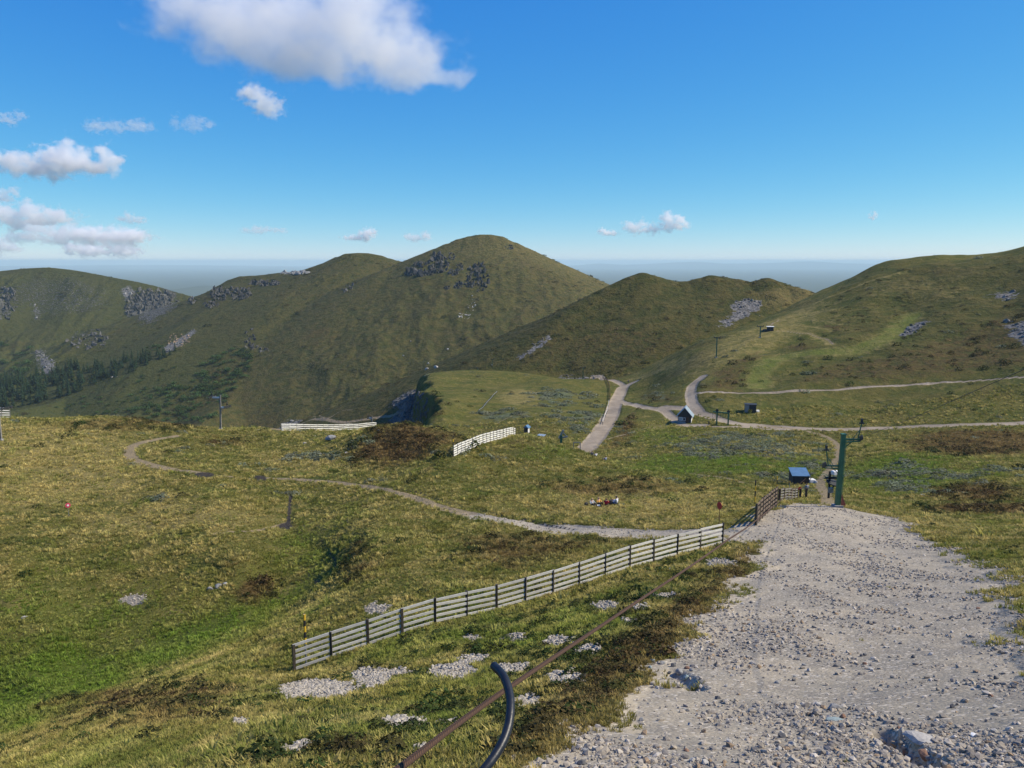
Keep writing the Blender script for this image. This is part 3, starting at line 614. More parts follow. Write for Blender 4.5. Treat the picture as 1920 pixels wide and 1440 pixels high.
def scatter(name, label, pts, rot, scl, tint, protos):
    n = len(pts); me = bpy.data.meshes.new(name); me.vertices.add(n); me.vertices.foreach_set('co', np.asarray(pts, np.float32).ravel())
    a = me.attributes.new('rot', 'FLOAT_VECTOR', 'POINT'); a.data.foreach_set('vector', np.asarray(rot, np.float32).ravel())
    a = me.attributes.new('scl', 'FLOAT_VECTOR', 'POINT'); a.data.foreach_set('vector', np.asarray(scl, np.float32).ravel())
    a = me.attributes.new('tint', 'FLOAT_COLOR', 'POINT'); a.data.foreach_set('color', np.concatenate([tint, np.ones((n, 1))], 1).astype(np.float32).ravel())
    a = me.attributes.new('pick', 'INT', 'POINT'); a.data.foreach_set('value', RNG.randint(0, len(protos), n).astype(np.int32))
    o = bpy.data.objects.new(name, me); col.objects.link(o); o['kind'] = 'stuff'; o['label'] = label
    g = bpy.data.node_groups.new(name, 'GeometryNodeTree')
    g.interface.new_socket('Geometry', in_out='INPUT', socket_type='NodeSocketGeometry'); g.interface.new_socket('Geometry', in_out='OUTPUT', socket_type='NodeSocketGeometry')
    N, Lk = g.nodes, g.links
    gi, go = N.new('NodeGroupInput'), N.new('NodeGroupOutput')
    mp = N.new('GeometryNodeMeshToPoints'); Lk.new(gi.outputs[0], mp.inputs[0])
    def na(k, ty):
        q = N.new('GeometryNodeInputNamedAttribute'); q.data_type = ty; q.inputs[0].default_value = k; return q.outputs[0]
    ip = N.new('GeometryNodeInstanceOnPoints'); Lk.new(mp.outputs[0], ip.inputs['Points'])
    gg = N.new('GeometryNodeGeometryToInstance')
    for p in protos[::-1]:
        ob = N.new('GeometryNodeObjectInfo'); ob.inputs['Object'].default_value = p; ob.inputs['As Instance'].default_value = False
        Lk.new(ob.outputs['Geometry'], gg.inputs[0])
    Lk.new(gg.outputs[0], ip.inputs['Instance']); ip.inputs['Pick Instance'].default_value = True
    Lk.new(na('pick', 'INT'), ip.inputs['Instance Index']); Lk.new(na('rot', 'FLOAT_VECTOR'), ip.inputs['Rotation']); Lk.new(na('scl', 'FLOAT_VECTOR'), ip.inputs['Scale'])
    Lk.new(ip.outputs[0], go.inputs[0])
    md = o.modifiers.new('scatter', 'NODES'); md.node_group = g
    return o
def gidx(x, y):
    i = np.clip(np.searchsorted(us, x / y) - 1, 0, NU - 2); j = np.clip(np.searchsorted(vs, np.log(y)) - 1, 0, NV - 2); return j, i
def sample(n, ymin, ymax, umax=0.74):
    v = RNG.uniform(math.log(ymin), math.log(ymax), n); u = RNG.uniform(-umax, umax, n); y = np.exp(v); return u * y, y
OLIVE_, GREEN_, STRAW_, HEATH_, LUSH_, WILL_ = map(np.array, (OLIVE, GREEN, STRAWC, HEATHC, LUSHC, WILLC))
def cover_tint(x, y, j, i):
    n = len(x); r = RNG.rand
    a = np.clip(fbm(x, y, 7, 4, 3) * 1.2 + 0.5 + RNG.normal(0, .2, n), 0, 1)[:, None]
    c = GREEN_ * (1 - a) + OLIVE_ * a
    s = np.clip((fbm(x, y, 2.6, 3, 6) * 1.1 + 0.28 + STRAW_SUNLIT[j, i] * 0.5 + RNG.normal(0, .25, n)), 0, 0.85)[:, None]; s = s * np.where(y < 45, .75, 1)[:, None]; c = c * (1 - s) + STRAW_ * 1.1 * s
    k = np.clip(LUSH[j, i] * 1.1 + fbm(x, y, 5, 3, 2) * .5, 0, 0.9)[:, None]; c = c * (1 - k) + LUSH_ * 1.1 * k
    k = np.clip(HEATH[j, i] * 1.1 + fbm(x, y, 3, 3, 5) * .5 - .1, 0, 0.85)[:, None]; c = c * (1 - k) + (HEATH_ * 1.5) * k
    return c * RNG.uniform(0.7, 1.35, (n, 1)) * 2.3

x, y = sample(300000, 9.5, 240)
j, i = gidx(x, y)
keep = ((bare[j, i] + RNG.normal(0, .15, len(x)) < 0.45) | ((RNG.rand(len(x)) < .12) & (bare[j, i] < .97) & (fbm(x, y, 2.5, 3, 2) > .1))) & (PATCH[j, i] + RNG.normal(0, .12, len(x)) < 0.22) & (MUD[j, i] < 0.5) & (RNG.rand(len(x)) < np.where(y < 16, .5, 1)) & (ROCK[j, i] < .4)
x, y, j, i = x[keep], y[keep], j[keep], i[keep]; n = len(x)
hgt = (0.062 + 0.0010 * y) * RNG.lognormal(0, 0.3, n) * (0.75 + 0.9 * np.clip(fbm(x, y, 4, 3, 1) + .5, 0, 1)); wid = hgt * RNG.uniform(1.2, 2.0, n)
scatter('grass', 'shaggy olive and straw coloured mountain grass', np.stack([x, y, ground_zs(x, y)], 1), np.stack([RNG.normal(0, .15, n), RNG.normal(0, .15, n), RNG.uniform(0, 6.3, n)], 1),
        np.stack([wid, wid, hgt], 1), cover_tint(x, y, j, i), [tuft_proto(k) for k in range(5)])

x, y = sample(120000, 10, 330)
j, i = gidx(x, y)
p = np.clip(HEATH[j, i] * 1.2 - .25 + fbm(x, y, 3.5, 3, 4) * .8, 0, 1) * np.where(y < 160, 1, .3) + 0.05 * (fbm(x, y, 6, 2, 1) > .3) + 0.35 * np.clip(soft_poly(H((560,1290),(800,1190),(1100,1110),(1330,1040),(1400,1030),(1200,1200),(1000,1380),(850,1440),(600,1440)), 2)[j, i], 0, 1) * (fbm(x, y, 2.2, 3, 2) > -0.02)
keep = (RNG.rand(len(x)) < p * 0.55) & (bare[j, i] < 0.35) & (PATCH[j, i] < 0.3) & (ROCK[j, i] < .4)
x, y, j, i = x[keep], y[keep], j[keep], i[keep]; n = len(x)
sz = (0.10 + 0.0028 * y) * RNG.lognormal(0, 0.35, n)
br = np.clip(HEATH[j, i] * 1.0 + RNG.normal(0, .25, n), 0, 1)[:, None]
tint = (np.array((0.035, 0.058, 0.014)) * (1 - br) + np.array((0.085, 0.055, 0.024)) * br) * RNG.uniform(.6, 1.4, (n, 1))
clumps = [clump_proto(k) for k in range(4)]
scatter('heather', 'low brown heather and bilberry clumps', np.stack([x, y, ground_zs(x, y) - sz * .15], 1), np.stack([0 * x, 0 * x, RNG.uniform(0, 6.3, n)], 1), np.stack([sz * 1.3, sz * 1.3, sz], 1), tint, clumps)

x, y = sample(90000, 90, 400)
j, i = gidx(x, y)
keep = (RNG.rand(len(x)) < np.clip(WILLOW[j, i] * 1.3 - .45 + fbm(x, y, 9, 3, 3) * 1.3, 0, 1) * .6) & (bare[j, i] < 0.3)
x, y, j, i = x[keep], y[keep], j[keep], i[keep]; n = len(x)
sz = (0.25 + 0.0022 * y) * RNG.lognormal(0, 0.3, n)
tint = np.array((0.165, 0.185, 0.115)) * RNG.uniform(.6, 1.25, (n, 1)) + RNG.normal(0, .006, (n, 3))
scatter('shrubbery', 'grey green dwarf willow mats in the wet basin', np.stack([x, y, ground_zs(x, y) - sz * .2], 1), np.stack([0 * x, 0 * x, RNG.uniform(0, 6.3, n)], 1), np.stack([sz * 1.6, sz * 1.6, sz * .8], 1), np.clip(tint, 0.01, 1), clumps)

n0 = 32000
y = np.exp(RNG.uniform(math.log(300), math.log(1550), n0)); x = RNG.uniform(-.68, .68, n0) * y
j, i = gidx(x, y)
keep = (RNG.rand(n0) < np.clip(MOOR[j, i] * (.45 + fbm(x, y, 60, 4, 2) * 1.2), 0.0, 1)) & (ROCK[j, i] < .5) & (SCREE[j, i] < .4) & (bare[j, i] < .3)
x, y, j, i = x[keep], y[keep], j[keep], i[keep]; n = len(x)
sz = (0.25 + 0.0009 * y) * RNG.lognormal(0, .45, n)
k = RNG.rand(n)[:, None]
tint = np.where(k < .45, np.array((.046, .055, .017)), np.where(k < .8, np.array((.066, .052, .020)), np.array((.12, .105, .042)))) * RNG.uniform(.7, 1.4, (n, 1))
scatter('moorland_scrub', 'dwarf heath scrub speckling the mountain flanks', np.stack([x, y, ground_zs(x, y) - sz * .2], 1), np.stack([0 * x, 0 * x, RNG.uniform(0, 6.3, n)], 1), np.stack([sz * 1.5, sz * 1.5, sz * .6], 1), tint, clumps)

x, y = sample(260000, 8, 75)
j, i = gidx(x, y)
st = sstep(-0.14, 0.3, fbm(x * 1.4 + y * .35, y * .5, 4.0, 5, 2, .6)) * .9 + .012
g_ = np.maximum(GRAVEL[j, i], BRANCH[j, i])
keep = ((g_ > .45) & (RNG.rand(len(x)) < st)) | ((PATCH[j, i] > .42)) | ((g_ > .10) & (RNG.rand(len(x)) < .05))
x, y, j, i = x[keep], y[keep], j[keep], i[keep]; n = len(x)
sz = (0.0062 + 0.00062 * y) * RNG.lognormal(0, 0.8, n); sz = np.where(PATCH[j, i] > .42, sz * 2.3, sz)
sz = np.minimum(sz, .09)
pale = RNG.rand(n)[:, None]
tint = np.where(pale < .55, np.array((.34, .30, .24)), np.where(pale < .8, np.array((.225, .205, .18)), np.where(pale < .93, np.array((.44, .40, .34)), np.array((.30, .22, .14))))) * RNG.uniform(.75, 1.2, (n, 1))
tint = np.where((PATCH[j, i] > .45)[:, None], np.array((.40, .36, .29)) * RNG.uniform(.6, 1.2, (n, 1)), tint)
stones = [rock_proto(k) for k in range(6)]
scatter('gravel', 'loose grey and beige stones strewn over the track', np.stack([x, y, ground_zs(x, y) + sz * .2], 1), np.stack([RNG.normal(0, .4, n), RNG.normal(0, .4, n), RNG.uniform(0, 6.3, n)], 1),
        np.stack([sz * RNG.uniform(.8, 1.5, n), sz, sz], 1), tint, stones)
# ------------------------------------------------------------------ builders for things
def simple_mat(name, c1, c2=None, scale=3.0, rough=0.75, metal=0.0, bump=0.0, spec=0.3, stretch=None):
    m, n, l, b = new_mat(name); t = NT(m.node_tree)
    tc = n.new('ShaderNodeTexCoord').outputs['Object']
    if stretch:
        mp = n.new('ShaderNodeMapping'); l.new(tc, mp.inputs[0]); mp.inputs['Scale'].default_value = stretch; tc = mp.outputs[0]
    nz = t.noise(tc, scale, 5, 0.6)
    cc = t.mix(t.rng(nz, 0.3, 0.7), c1, c2 or tuple(v * 0.7 for v in c1))
    if 'slat' in name or 'post' in name: cc = t.scale_col(cc, t.rng(n.new('ShaderNodeObjectInfo').outputs['Random'], 0, 1, 0.86, 1.1, 'LINEAR'))
    l.new(cc, b.inputs['Base Color'])
    b.inputs['Roughness'].default_value = rough; b.inputs['Metallic'].default_value = metal; b.inputs['Specular IOR Level'].default_value = spec
    if bump: l.new(t.bump(nz, bump, 0.05).outputs[0], b.inputs['Normal'])
    return m
M = {
 'slat': simple_mat('weathered_slat', (0.74, 0.72, 0.64), (0.52, 0.50, 0.44), 5, stretch=(1, 1, 6)),
 'slat_white': simple_mat('pale_slat', (0.76, 0.75, 0.70), (0.60, 0.59, 0.55), 4),
 'post': simple_mat('dark_wood_post', (0.075, 0.065, 0.050), (0.035, 0.030, 0.024), 8, 0.85),
 'greywood': simple_mat('grey_timber', (0.26, 0.245, 0.22), (0.15, 0.14, 0.125), 5, 0.85),
 'brownwood': simple_mat('brown_timber', (0.13, 0.075, 0.045), (0.07, 0.042, 0.03), 6, 0.85),
 'darkwood': simple_mat('dark_boards', (0.060, 0.057, 0.055), (0.035, 0.034, 0.034), 4, 0.8),
 'green': simple_mat('green_painted_steel', (0.045, 0.16, 0.085), (0.03, 0.11, 0.06), 2, 0.5, spec=0.4),
 'steel': simple_mat('galvanised_steel', (0.34, 0.36, 0.37), (0.22, 0.23, 0.24), 6, 0.5, 0.5),
 'darksteel': simple_mat('dark_steel', (0.055, 0.06, 0.062), (0.03, 0.032, 0.035), 6, 0.6, 0.3),
 'roof': simple_mat('pale_sheet_metal_roof', (0.36, 0.44, 0.48), (0.27, 0.34, 0.38), 1.5, 0.45, 0.3),
 'blueroof': simple_mat('blue_sheet_roof', (0.11, 0.22, 0.36), (0.08, 0.17, 0.28), 1.5, 0.5, 0.2),
 'white': simple_mat('white_paint', (0.78, 0.78, 0.75), (0.62, 0.62, 0.60), 3, 0.7),
 'concrete': simple_mat('concrete', (0.36, 0.35, 0.33), (0.25, 0.245, 0.23), 4, 0.9),
 'glass': simple_mat('window_glass', (0.05, 0.07, 0.09), (0.03, 0.04, 0.05), 2, 0.1, 0.0, 0, 0.6),
 'red': simple_mat('red_sign_paint', (0.45, 0.04, 0.03), (0.30, 0.03, 0.025), 5, 0.6),
 'pink': simple_mat('pink_red_sign_paint', (0.62, 0.05, 0.12), (0.5, 0.04, 0.1), 5, 0.6),
 'yellow': simple_mat('yellow_paint', (0.72, 0.45, 0.03), (0.58, 0.36, 0.03), 5, 0.6),
 'black': simple_mat('black_paint', (0.018, 0.018, 0.018), (0.03, 0.03, 0.03), 5, 0.6),
 'brown': simple_mat('brown_door', (0.10, 0.05, 0.03), (0.07, 0.035, 0.02), 5, 0.7),
}
class MB:
    def __init__(s): s.bm = bmesh.new()
    def box(s, c, size, rz=0.0):
        r = bmesh.ops.create_cube(s.bm, size=1.0)['verts']
        m = Matrix.Translation(Vector(c)) @ Matrix.Rotation(rz, 4, 'Z') @ Matrix.Diagonal((*size, 1)); bmesh.ops.transform(s.bm, matrix=m, verts=r); return s
    def beam(s, a, b, w_, h_, up=Vector((0, 0, 1)), w2=None, h2=None):
        a, b = Vector(a), Vector(b); d = (b - a).normalized(); x = d.cross(up)
        if x.length < 1e-3: x = d.cross(Vector((0, 1, 0)))
        x.normalize(); z = x.cross(d).normalized(); w2 = w2 or w_; h2 = h2 or h_
        q = [s.bm.verts.new(p) for p in [a - x * w_ / 2 - z * h_ / 2, a + x * w_ / 2 - z * h_ / 2, a + x * w_ / 2 + z * h_ / 2, a - x * w_ / 2 + z * h_ / 2,
                                         b - x * w2 / 2 - z * h2 / 2, b + x * w2 / 2 - z * h2 / 2, b + x * w2 / 2 + z * h2 / 2, b - x * w2 / 2 + z * h2 / 2]]
        for f in [(0, 3, 2, 1), (4, 5, 6, 7), (0, 1, 5, 4), (1, 2, 6, 5), (2, 3, 7, 6), (3, 0, 4, 7)]: s.bm.faces.new([q[k] for k in f])
        return s
    def tube(s, pts, r, seg=8, cap=True):
        pts = [Vector(p) for p in pts]; rs = r if isinstance(r, (list, tuple)) else [r] * len(pts); rings = []
        prev = None
        for k, p in enumerate(pts):
            d = (pts[min(k + 1, len(pts) - 1)] - pts[max(k - 1, 0)]).normalized()
            x = prev - d * prev.dot(d) if prev is not None else d.orthogonal()
            x.normalize(); prev = x; y = d.cross(x)
            rings.append([s.bm.verts.new(p + (x * math.cos(2 * math.pi * j / seg) + y * math.sin(2 * math.pi * j / seg)) * rs[k]) for j in range(seg)])
        for a, b in zip(rings[:-1], rings[1:]):
            for j in range(seg): s.bm.faces.new((a[j], a[(j + 1) % seg], b[(j + 1) % seg], b[j]))
        if cap: s.bm.faces.new(rings[0][::-1]); s.bm.faces.new(rings[-1])
        return s
    def disc(s, c, axis, r, th, seg=14):
        c, axis = Vector(c), Vector(axis).normalized(); return s.tube([c - axis * th / 2, c + axis * th / 2], r, seg)
    def poly(s, pts, th):
        """flat outline given a thickness"""
        pts = [Vector(p) for p in pts]; nrm = (pts[1] - pts[0]).cross(pts[2] - pts[0]).normalized()
        a = [s.bm.verts.new(p) for p in pts]; b = [s.bm.verts.new(p - nrm * th) for p in pts]
        s.bm.faces.new(a); s.bm.faces.new(b[::-1])
        for k in range(len(pts)): s.bm.faces.new((a[k], b[k], b[(k + 1) % len(pts)], a[(k + 1) % len(pts)]))
        return s
    def build(s, name, mat, parent=None, smooth=False, bevel=0.0, base=None):
        if base is None and parent is not None: base = world_of(parent)
        if base is not None: bmesh.ops.translate(s.bm, verts=s.bm.verts, vec=-Vector(base))
        if bevel: bmesh.ops.bevel(s.bm, geom=s.bm.edges[:], offset=bevel, segments=1, affect='EDGES')
        bmesh.ops.recalc_face_normals(s.bm, faces=s.bm.faces[:])
        me = bpy.data.meshes.new(name); s.bm.to_mesh(me); s.bm.free()
        if smooth: me.polygons.foreach_set('use_smooth', np.ones(len(me.polygons), bool))
        me.materials.append(mat); o = bpy.data.objects.new(name, me); col.objects.link(o)
        if parent is not None: o.parent = parent
        elif base is not None: o.location = base
        return o
def world_of(o):
    p = Vector((0, 0, 0))
    while o is not None: p += o.location; o = o.parent
    return p
def thing(name, label, cat, loc, group=None):
    o = bpy.data.objects.new(name, None); col.objects.link(o); o.location = loc; o.empty_display_size = 0.3
    return tag(o, label, cat, group)
def tag(o, label, cat, group=None):
    o['label'] = label; o['category'] = cat
    if group: o['group'] = group
    return o
def G(x, y, dz=0.0): return Vector((x, y, ground_z(x, y) + dz))
def GP(px, py, Y): p = at(px, py, Y); return G(p.x, p.y)
def Rz(a): return Matrix.Rotation(a, 3, 'Z')
Zup = Vector((0, 0, 1))

# ------------------------------------------------------------------ snow fences
def snow_fence(label, P, h, nsl, slat_h, mslat, mpost, pw=0.13, side=1, tilt=0.0, back=0.05, seed=0):
    r = random.Random(seed)
    root = thing('snow_fence', label, 'fence', P[0])
    for p in P:
        MB().beam(p - Zup * 0.35, p + Zup * (h + r.uniform(-0.03, 0.06)) + Vector((r.gauss(0, .015), r.gauss(0, .015), 0)), pw, pw * 0.85).build('post', mpost, root, bevel=0.008)
    for a, b in zip(P[:-1], P[1:]):
        d = (b - a); nrm = Vector((-d.y, d.x, 0)).normalized() * -side * (pw * .425 - 0.035)
        for k in range(nsl):
            zz = h - slat_h / 2 - 0.02 - k * (h - slat_h - 0.10) / (nsl - 1)
            ja, jb = r.uniform(-.03, .03), r.uniform(-.03, .03)
            MB().beam(a + nrm + Zup * (zz + ja) - d * 0.015, b + nrm + Zup * (zz + jb) + d * 0.015, 0.035, slat_h).build('slat', mslat, root)
    return root
FX = [(552,1257),(622,1231),(690,1211),(754,1189),(816,1171),(875,1158),(931,1145),(985,1130),(1037,1112),(1086,1096),(1134,1080),(1180,1066),(1225,1052),(1269,1041),(1312,1031),(1354,1021)]
fence_pts = [hit(*p) for p in FX]
cf = np.polyfit([p.x for p in fence_pts], [p.y for p in fence_pts], 2)
fence_pts = [G(p.x / p.y * yy, yy) for p in fence_pts for yy in [float(np.polyval(cf, p.x))]]
snow_fence('long weathered snow fence of pale slats on dark posts beside the gravel track', fence_pts, 1.5, 5, 0.14, M['slat'], M['post'], 0.15, 1, seed=1)
def resample(P, n):
    L_ = [0]
    for a, b in zip(P[:-1], P[1:]): L_.append(L_[-1] + (b - a).length)
    out = []
    for k in range(n):
        s = L_[-1] * k / (n - 1); i = max(j for j in range(len(P) - 1) if L_[j] <= s + 1e-6); f = (s - L_[i]) / (L_[i + 1] - L_[i]); q = P[i].lerp(P[i + 1], min(f, 1)); out.append(G(q.x, q.y))
    return out
snow_fence('white slatted snow fence curving over the grassy knoll', resample(smooth([GP(850,856,100), GP(876,840,105), GP(900,830,110), GP(920,822,114), GP(940,818,118.5), GP(955,817,122), GP(966,816.5,126)], 4), 20), 1.5, 5, 0.19, M['slat_white'], M['post'], 0.13, 1, seed=2)
snow_fence('white snow fence panels along the brow between two lift pylons', resample([GP(528,806,153), GP(600,808,166), GP(650,806,179), GP(706,803,195)], 18), 1.42, 4, 0.17, M['slat_white'], M['greywood'], 0.08, -1, seed=3)
snow_fence('short dark snow fence throwing a lattice shadow beside the gravel track', resample(smooth([GP(1418,966,60), GP(1430,955,63.5), GP(1444,944,68.5), GP(1456,937,73)], 4), 9), 1.75, 5, 0.19, simple_mat('brown_slat', (0.20, 0.15, 0.11), (0.11, 0.08, 0.06), 5), M['post'], 0.16, 1, seed=4)
snow_fence('weathered brown snow fence behind the lattice-shadow fence', resample([GP(1461,938,76), GP(1480,937,80), GP(1494,934,84)], 6), 1.35, 5, 0.15, M['greywood'], M['brownwood'], 0.2, 1, seed=5)
for px, py, Y, s_ in ((1500, 934, 86, 'a'), (1511, 935, 88, 'b')):
    p = GP(px, py, Y); MB().beam(p - Zup * .3, p + Zup * 1.2, 0.22, 0.18).build('stub_post', M['brownwood'], base=p, bevel=0.01)
    tag(col.objects[-1], 'lone brown timber stub standing past the weathered brown fence', 'post', 'timber stubs by the track')

# ------------------------------------------------------------------ striped piste markers and small signs
def marker(p, h, label, bands, r=0.035, low=0.4):
    root = thing('piste_marker', label, 'marker pole', p)
    MB().tube([p - Zup * .3, p + Zup * h], r * 0.7, 7).build('pole', M['steel'] if low > 0.3 else M['black'], root)
    n = bands; z0 = h * low
    for k in range(n):
        a, b = z0 + (h - z0) * k / n, z0 + (h - z0) * (k + 1) / n
        MB().tube([p + Zup * a, p + Zup * (b - 0.002)], r, 8).build('band', M['yellow'] if k % 2 == 0 else M['black'], root)
q = hit(557, 1258); q = G(q.x + 0.25, q.y + 0.9)
marker(q, 2.85, 'yellow and black banded pole at the end of the long weathered fence', 5, 0.065, 0.42)
marker(GP(850, 850, 101.5), 2.5, 'yellow and black banded pole at the end of the white knoll fence', 4, 0.075, 0.35)
marker(GP(1416, 925, 74), 2.4, 'yellow and black pole beside the lattice-shadow fence', 4, 0.06, 0.1)
marker(GP(1457, 905, 96), 2.0, 'black and yellow pole in the grass before the blue-roofed shelter', 3, 0.06, 0.2)
marker(GP(1480, 918, 92), 1.7, 'thin dark pole in the grass behind the brown fence', 1, 0.045, 0.9)
def round_sign(p, h, rad, label, face, dot=None, yaw=0.0):
    root = thing('round_sign', label, 'sign', p)
    MB().tube([p - Zup * .3, p + Zup * h], 0.025, 6).build('pole', M['steel'] if dot else M['brownwood'], root)
    d = Rz(yaw) @ Vector((0, -1, 0)); c = p + Zup * h
    MB().disc(c + d * 0.035, d, rad, 0.02, 16).build('disc', face, root)
    if dot: MB().disc(c + d * 0.05, d, rad * 0.42, 0.02, 12).build('spot', dot, root)
p = hit(129, 968); round_sign(p, 1.25, 0.27, 'small red round sign with white centre standing in the open meadow', M['pink'], M['white'], 0.65)
p = hit(1348, 988); round_sign(p, 1.75, 0.30, 'red-backed paddle sign on a rusty pole behind the long fence', M['red'], None, -1.15)
p = GP(1499, 925, 92); round_sign(p, 0.95, 0.22, 'red round sign below the blue-roofed shelter', M['red'], None, 0.2)

# ------------------------------------------------------------------ ski lift pylons
def sheaves(root, c, along, n, r, mat, length, name='sheave_train'):
    """wheels on a rocker bar; along = rope direction"""
    along = along.normalized(); ax = along.cross(Zup).normalized()
    bar = MB().beam(c - along * length / 2, c + along * length / 2, 0.07, 0.14).build(name, mat, root)
    for k in range(n):
        MB().disc(c + along * (length * (k / (n - 1) - 0.5) if n > 1 else 0) + ax * 0.09 + Zup * 0.08, ax, r, 0.08, 12).build('wheel', M['darksteel'], bar)
rope_dir = Vector((-0.25, -1, 0.33)).normalized()
def pylon(p, h, w0, w1, mat, label, arms, lean=(0, 0), group=None, rope=rope_dir, ladder=False, mast=0.0, wheels=True):
    """arms: (height, reach sideways, brace)"""
    root = thing('lift_pylon', label, 'pylon', p, group)
    top = p + Vector((lean[0], lean[1], h))
    MB().box(p + Zup * 0.0, (w0 * 1.9, w0 * 1.9, 0.5)).build('footing', M['concrete'], root, bevel=0.03)
    MB().beam(p + Zup * 0.25, top, w0, w0, w2=w1, h2=w1).build('column', mat, root, bevel=min(0.03, w1 * .1))
    MB().box(top + Zup * 0.03, (w1 * 1.25, w1 * 1.25, 0.08)).build('cap', mat, root)
    for z, reach, br in arms:
        a = p + Vector((lean[0] * z / h, lean[1] * z / h, z)); e = a + Vector((reach, 0, 0)); sg = 1 if reach > 0 else -1
        arm = MB().beam(a + Vector((sg * w1 / 2, 0, 0)), e, 0.12, 0.14 if mat is M['green'] else 0.26).build('arm', mat if mat is M['green'] else M['slat_white'], root)
        if br: MB().beam(a + Vector((sg * w1 / 2, .14, -0.3)), e + Vector((0, .14, -.22)), 0.10, 0.10).build('lower_bar', mat, arm)
        if br: MB().beam(a + Vector((sg * w1 / 2, 0, -0.75)), a + Vector((reach * .62, 0, -0.07)), 0.07, 0.07).build('brace', mat, arm)
        if wheels: sheaves(root, e, rope, 4, 0.25, M['steel'] if mat is M['greywood'] else M['darksteel'], 1.7)
        if mast:
            m0 = a + Vector((reach * .8, 0, 0)); m1 = m0 + Vector((sg * 0.28, 0, mast))
            mm = MB().beam(m0, m1, 0.08, 0.08).beam(m0 + Vector((-sg * .45, 0, .05)), m1 + Vector((-sg * .05, 0, -mast * .35)), 0.05, 0.05).build('rope_guard', mat, arm)
            MB().box(m1, (0.45, 0.12, 0.12)).box(m1 + Zup * .25, (0.12, 0.3, 0.35)).build('guard_head', M['darksteel'], mm)
    if ladder:
        lx = Vector((w0 * .62, -w0 * .1, 0)); ld = MB()
        for s_ in (-.16, .16): ld.beam(p + lx + Vector((0, s_, .4)), top + Vector((w1 * .62, s_, -.3)), 0.035, 0.035)
        k = 0.6
        while k < h - .4:
            c = p + Vector((lean[0], lean[1], h)) * (k / h) + Vector((w0 + (w1 - w0) * k / h, 0, 0)) * .62; ld.beam(c + Vector((0, -.16, 0)), c + Vector((0, .16, 0)), 0.03, 0.03); k += 0.3
        ld.build('ladder', M['green'], root)
    return root, top
p_t = hit(1570, 951)
tower, tower_top = pylon(p_t, 6.9, 0.44, 0.36, M['green'], 'tall green steel lift pylon standing at the foot of the gravel track', [(6.45, 1.65, True), (3.95, -1.45, True)], (0.15, 0.0), ladder=True, mast=1.5)
tp = MB().poly([p_t + Vector((0.15, -.42, 0.3)), p_t + Vector((.62, -.42, 0.28)), p_t + Vector((.18, -.42, 1.35))], 0.05).build('guard_plate', simple_mat('rusty_red_plate', (0.34, 0.10, 0.06), (0.2, 0.07, 0.05), 6), tower)
pylon(GP(414, 806, 150), 6.6, 0.30, 0.24, M['greywood'], 'grey weathered lift pylon standing alone on the brow above the valley', [(6.2, -1.6, True), (4.3, 1.3, True)], (0.25, 0), rope=Vector((0.3, 1, 0)), mast=0.5)
pylon(GP(697, 800, 206), 6.4, 0.26, 0.2, M['greywood'], 'grey lift pylon rising behind the end of the brow fence', [(6.0, -0.9, True), (3.2, 0.8, False)], (0.15, 0), rope=Vector((0.3, 1, 0)), mast=0.4)
pylon(hit(2, 826), 6.6, 0.30, 0.26, M['greywood'], 'pale lift pylon with a platform at the meadow edge', [(5.0, 1.2, False)], (0.1, 0), rope=Vector((0.3, 1, 0)))
p_pl = hit(2, 826)
snow_fence('piece of white slatted fence beside the pale pylon with a platform', [GP(-14, 778, 146), GP(3, 778, 147), GP(19, 778, 148)], 2.0, 5, 0.18, M['slat_white'], M['greywood'], 0.1, -1, seed=9)
def tee_pylon(p, h, label, w_=0.3, wide=2.4):
    root = thing('lift_pylon', label, 'pylon', p)
    MB().box(p, (w_ * 2.2, w_ * 2.2, .4)).build('footing', M['concrete'], root)
    MB().beam(p, p + Zup * h, w_, w_, w2=w_ * .8, h2=w_ * .8).build('column', M['green'], root)
    a = MB().beam(p + Zup * (h + .05) - Vector((wide / 2, 0, 0)), p + Zup * (h + .05) + Vector((wide / 2, 0, 0)), .22, .28).build('crossarm', M['darksteel'], root)
    for s_ in (-1, 1): MB().disc(p + Zup * (h + .3) + Vector((s_ * wide / 2, 0, 0)), (1, 0, 0), 0.35, 0.14, 10).build('wheel', M['darksteel'], a)
tee_pylon(hit(1093, 711), 5.8, 'green tee-topped pylon standing where the road leaves the basin', .42)
tee_pylon(hit(1343, 670), 7.8, 'tall green tee-topped pylon on the pale ski run', .42)
tee_pylon(hit(1425, 633), 4.6, 'green tee-topped pylon next to the flat hut on the ski run', .42)
tee_pylon(GP(923, 697, 428), 3.0, 'little lift pylon just behind the flat grassy knoll top', .35, 1.6)
tee_pylon(GP(896, 696, 426), 1.6, 'stub of a lift pylon almost hidden behind the knoll top', .35, 1.6)
tee_pylon(GP(916, 806, 185), 3.4, 'small pale pylon showing over the white knoll fence', .22, 1.6)
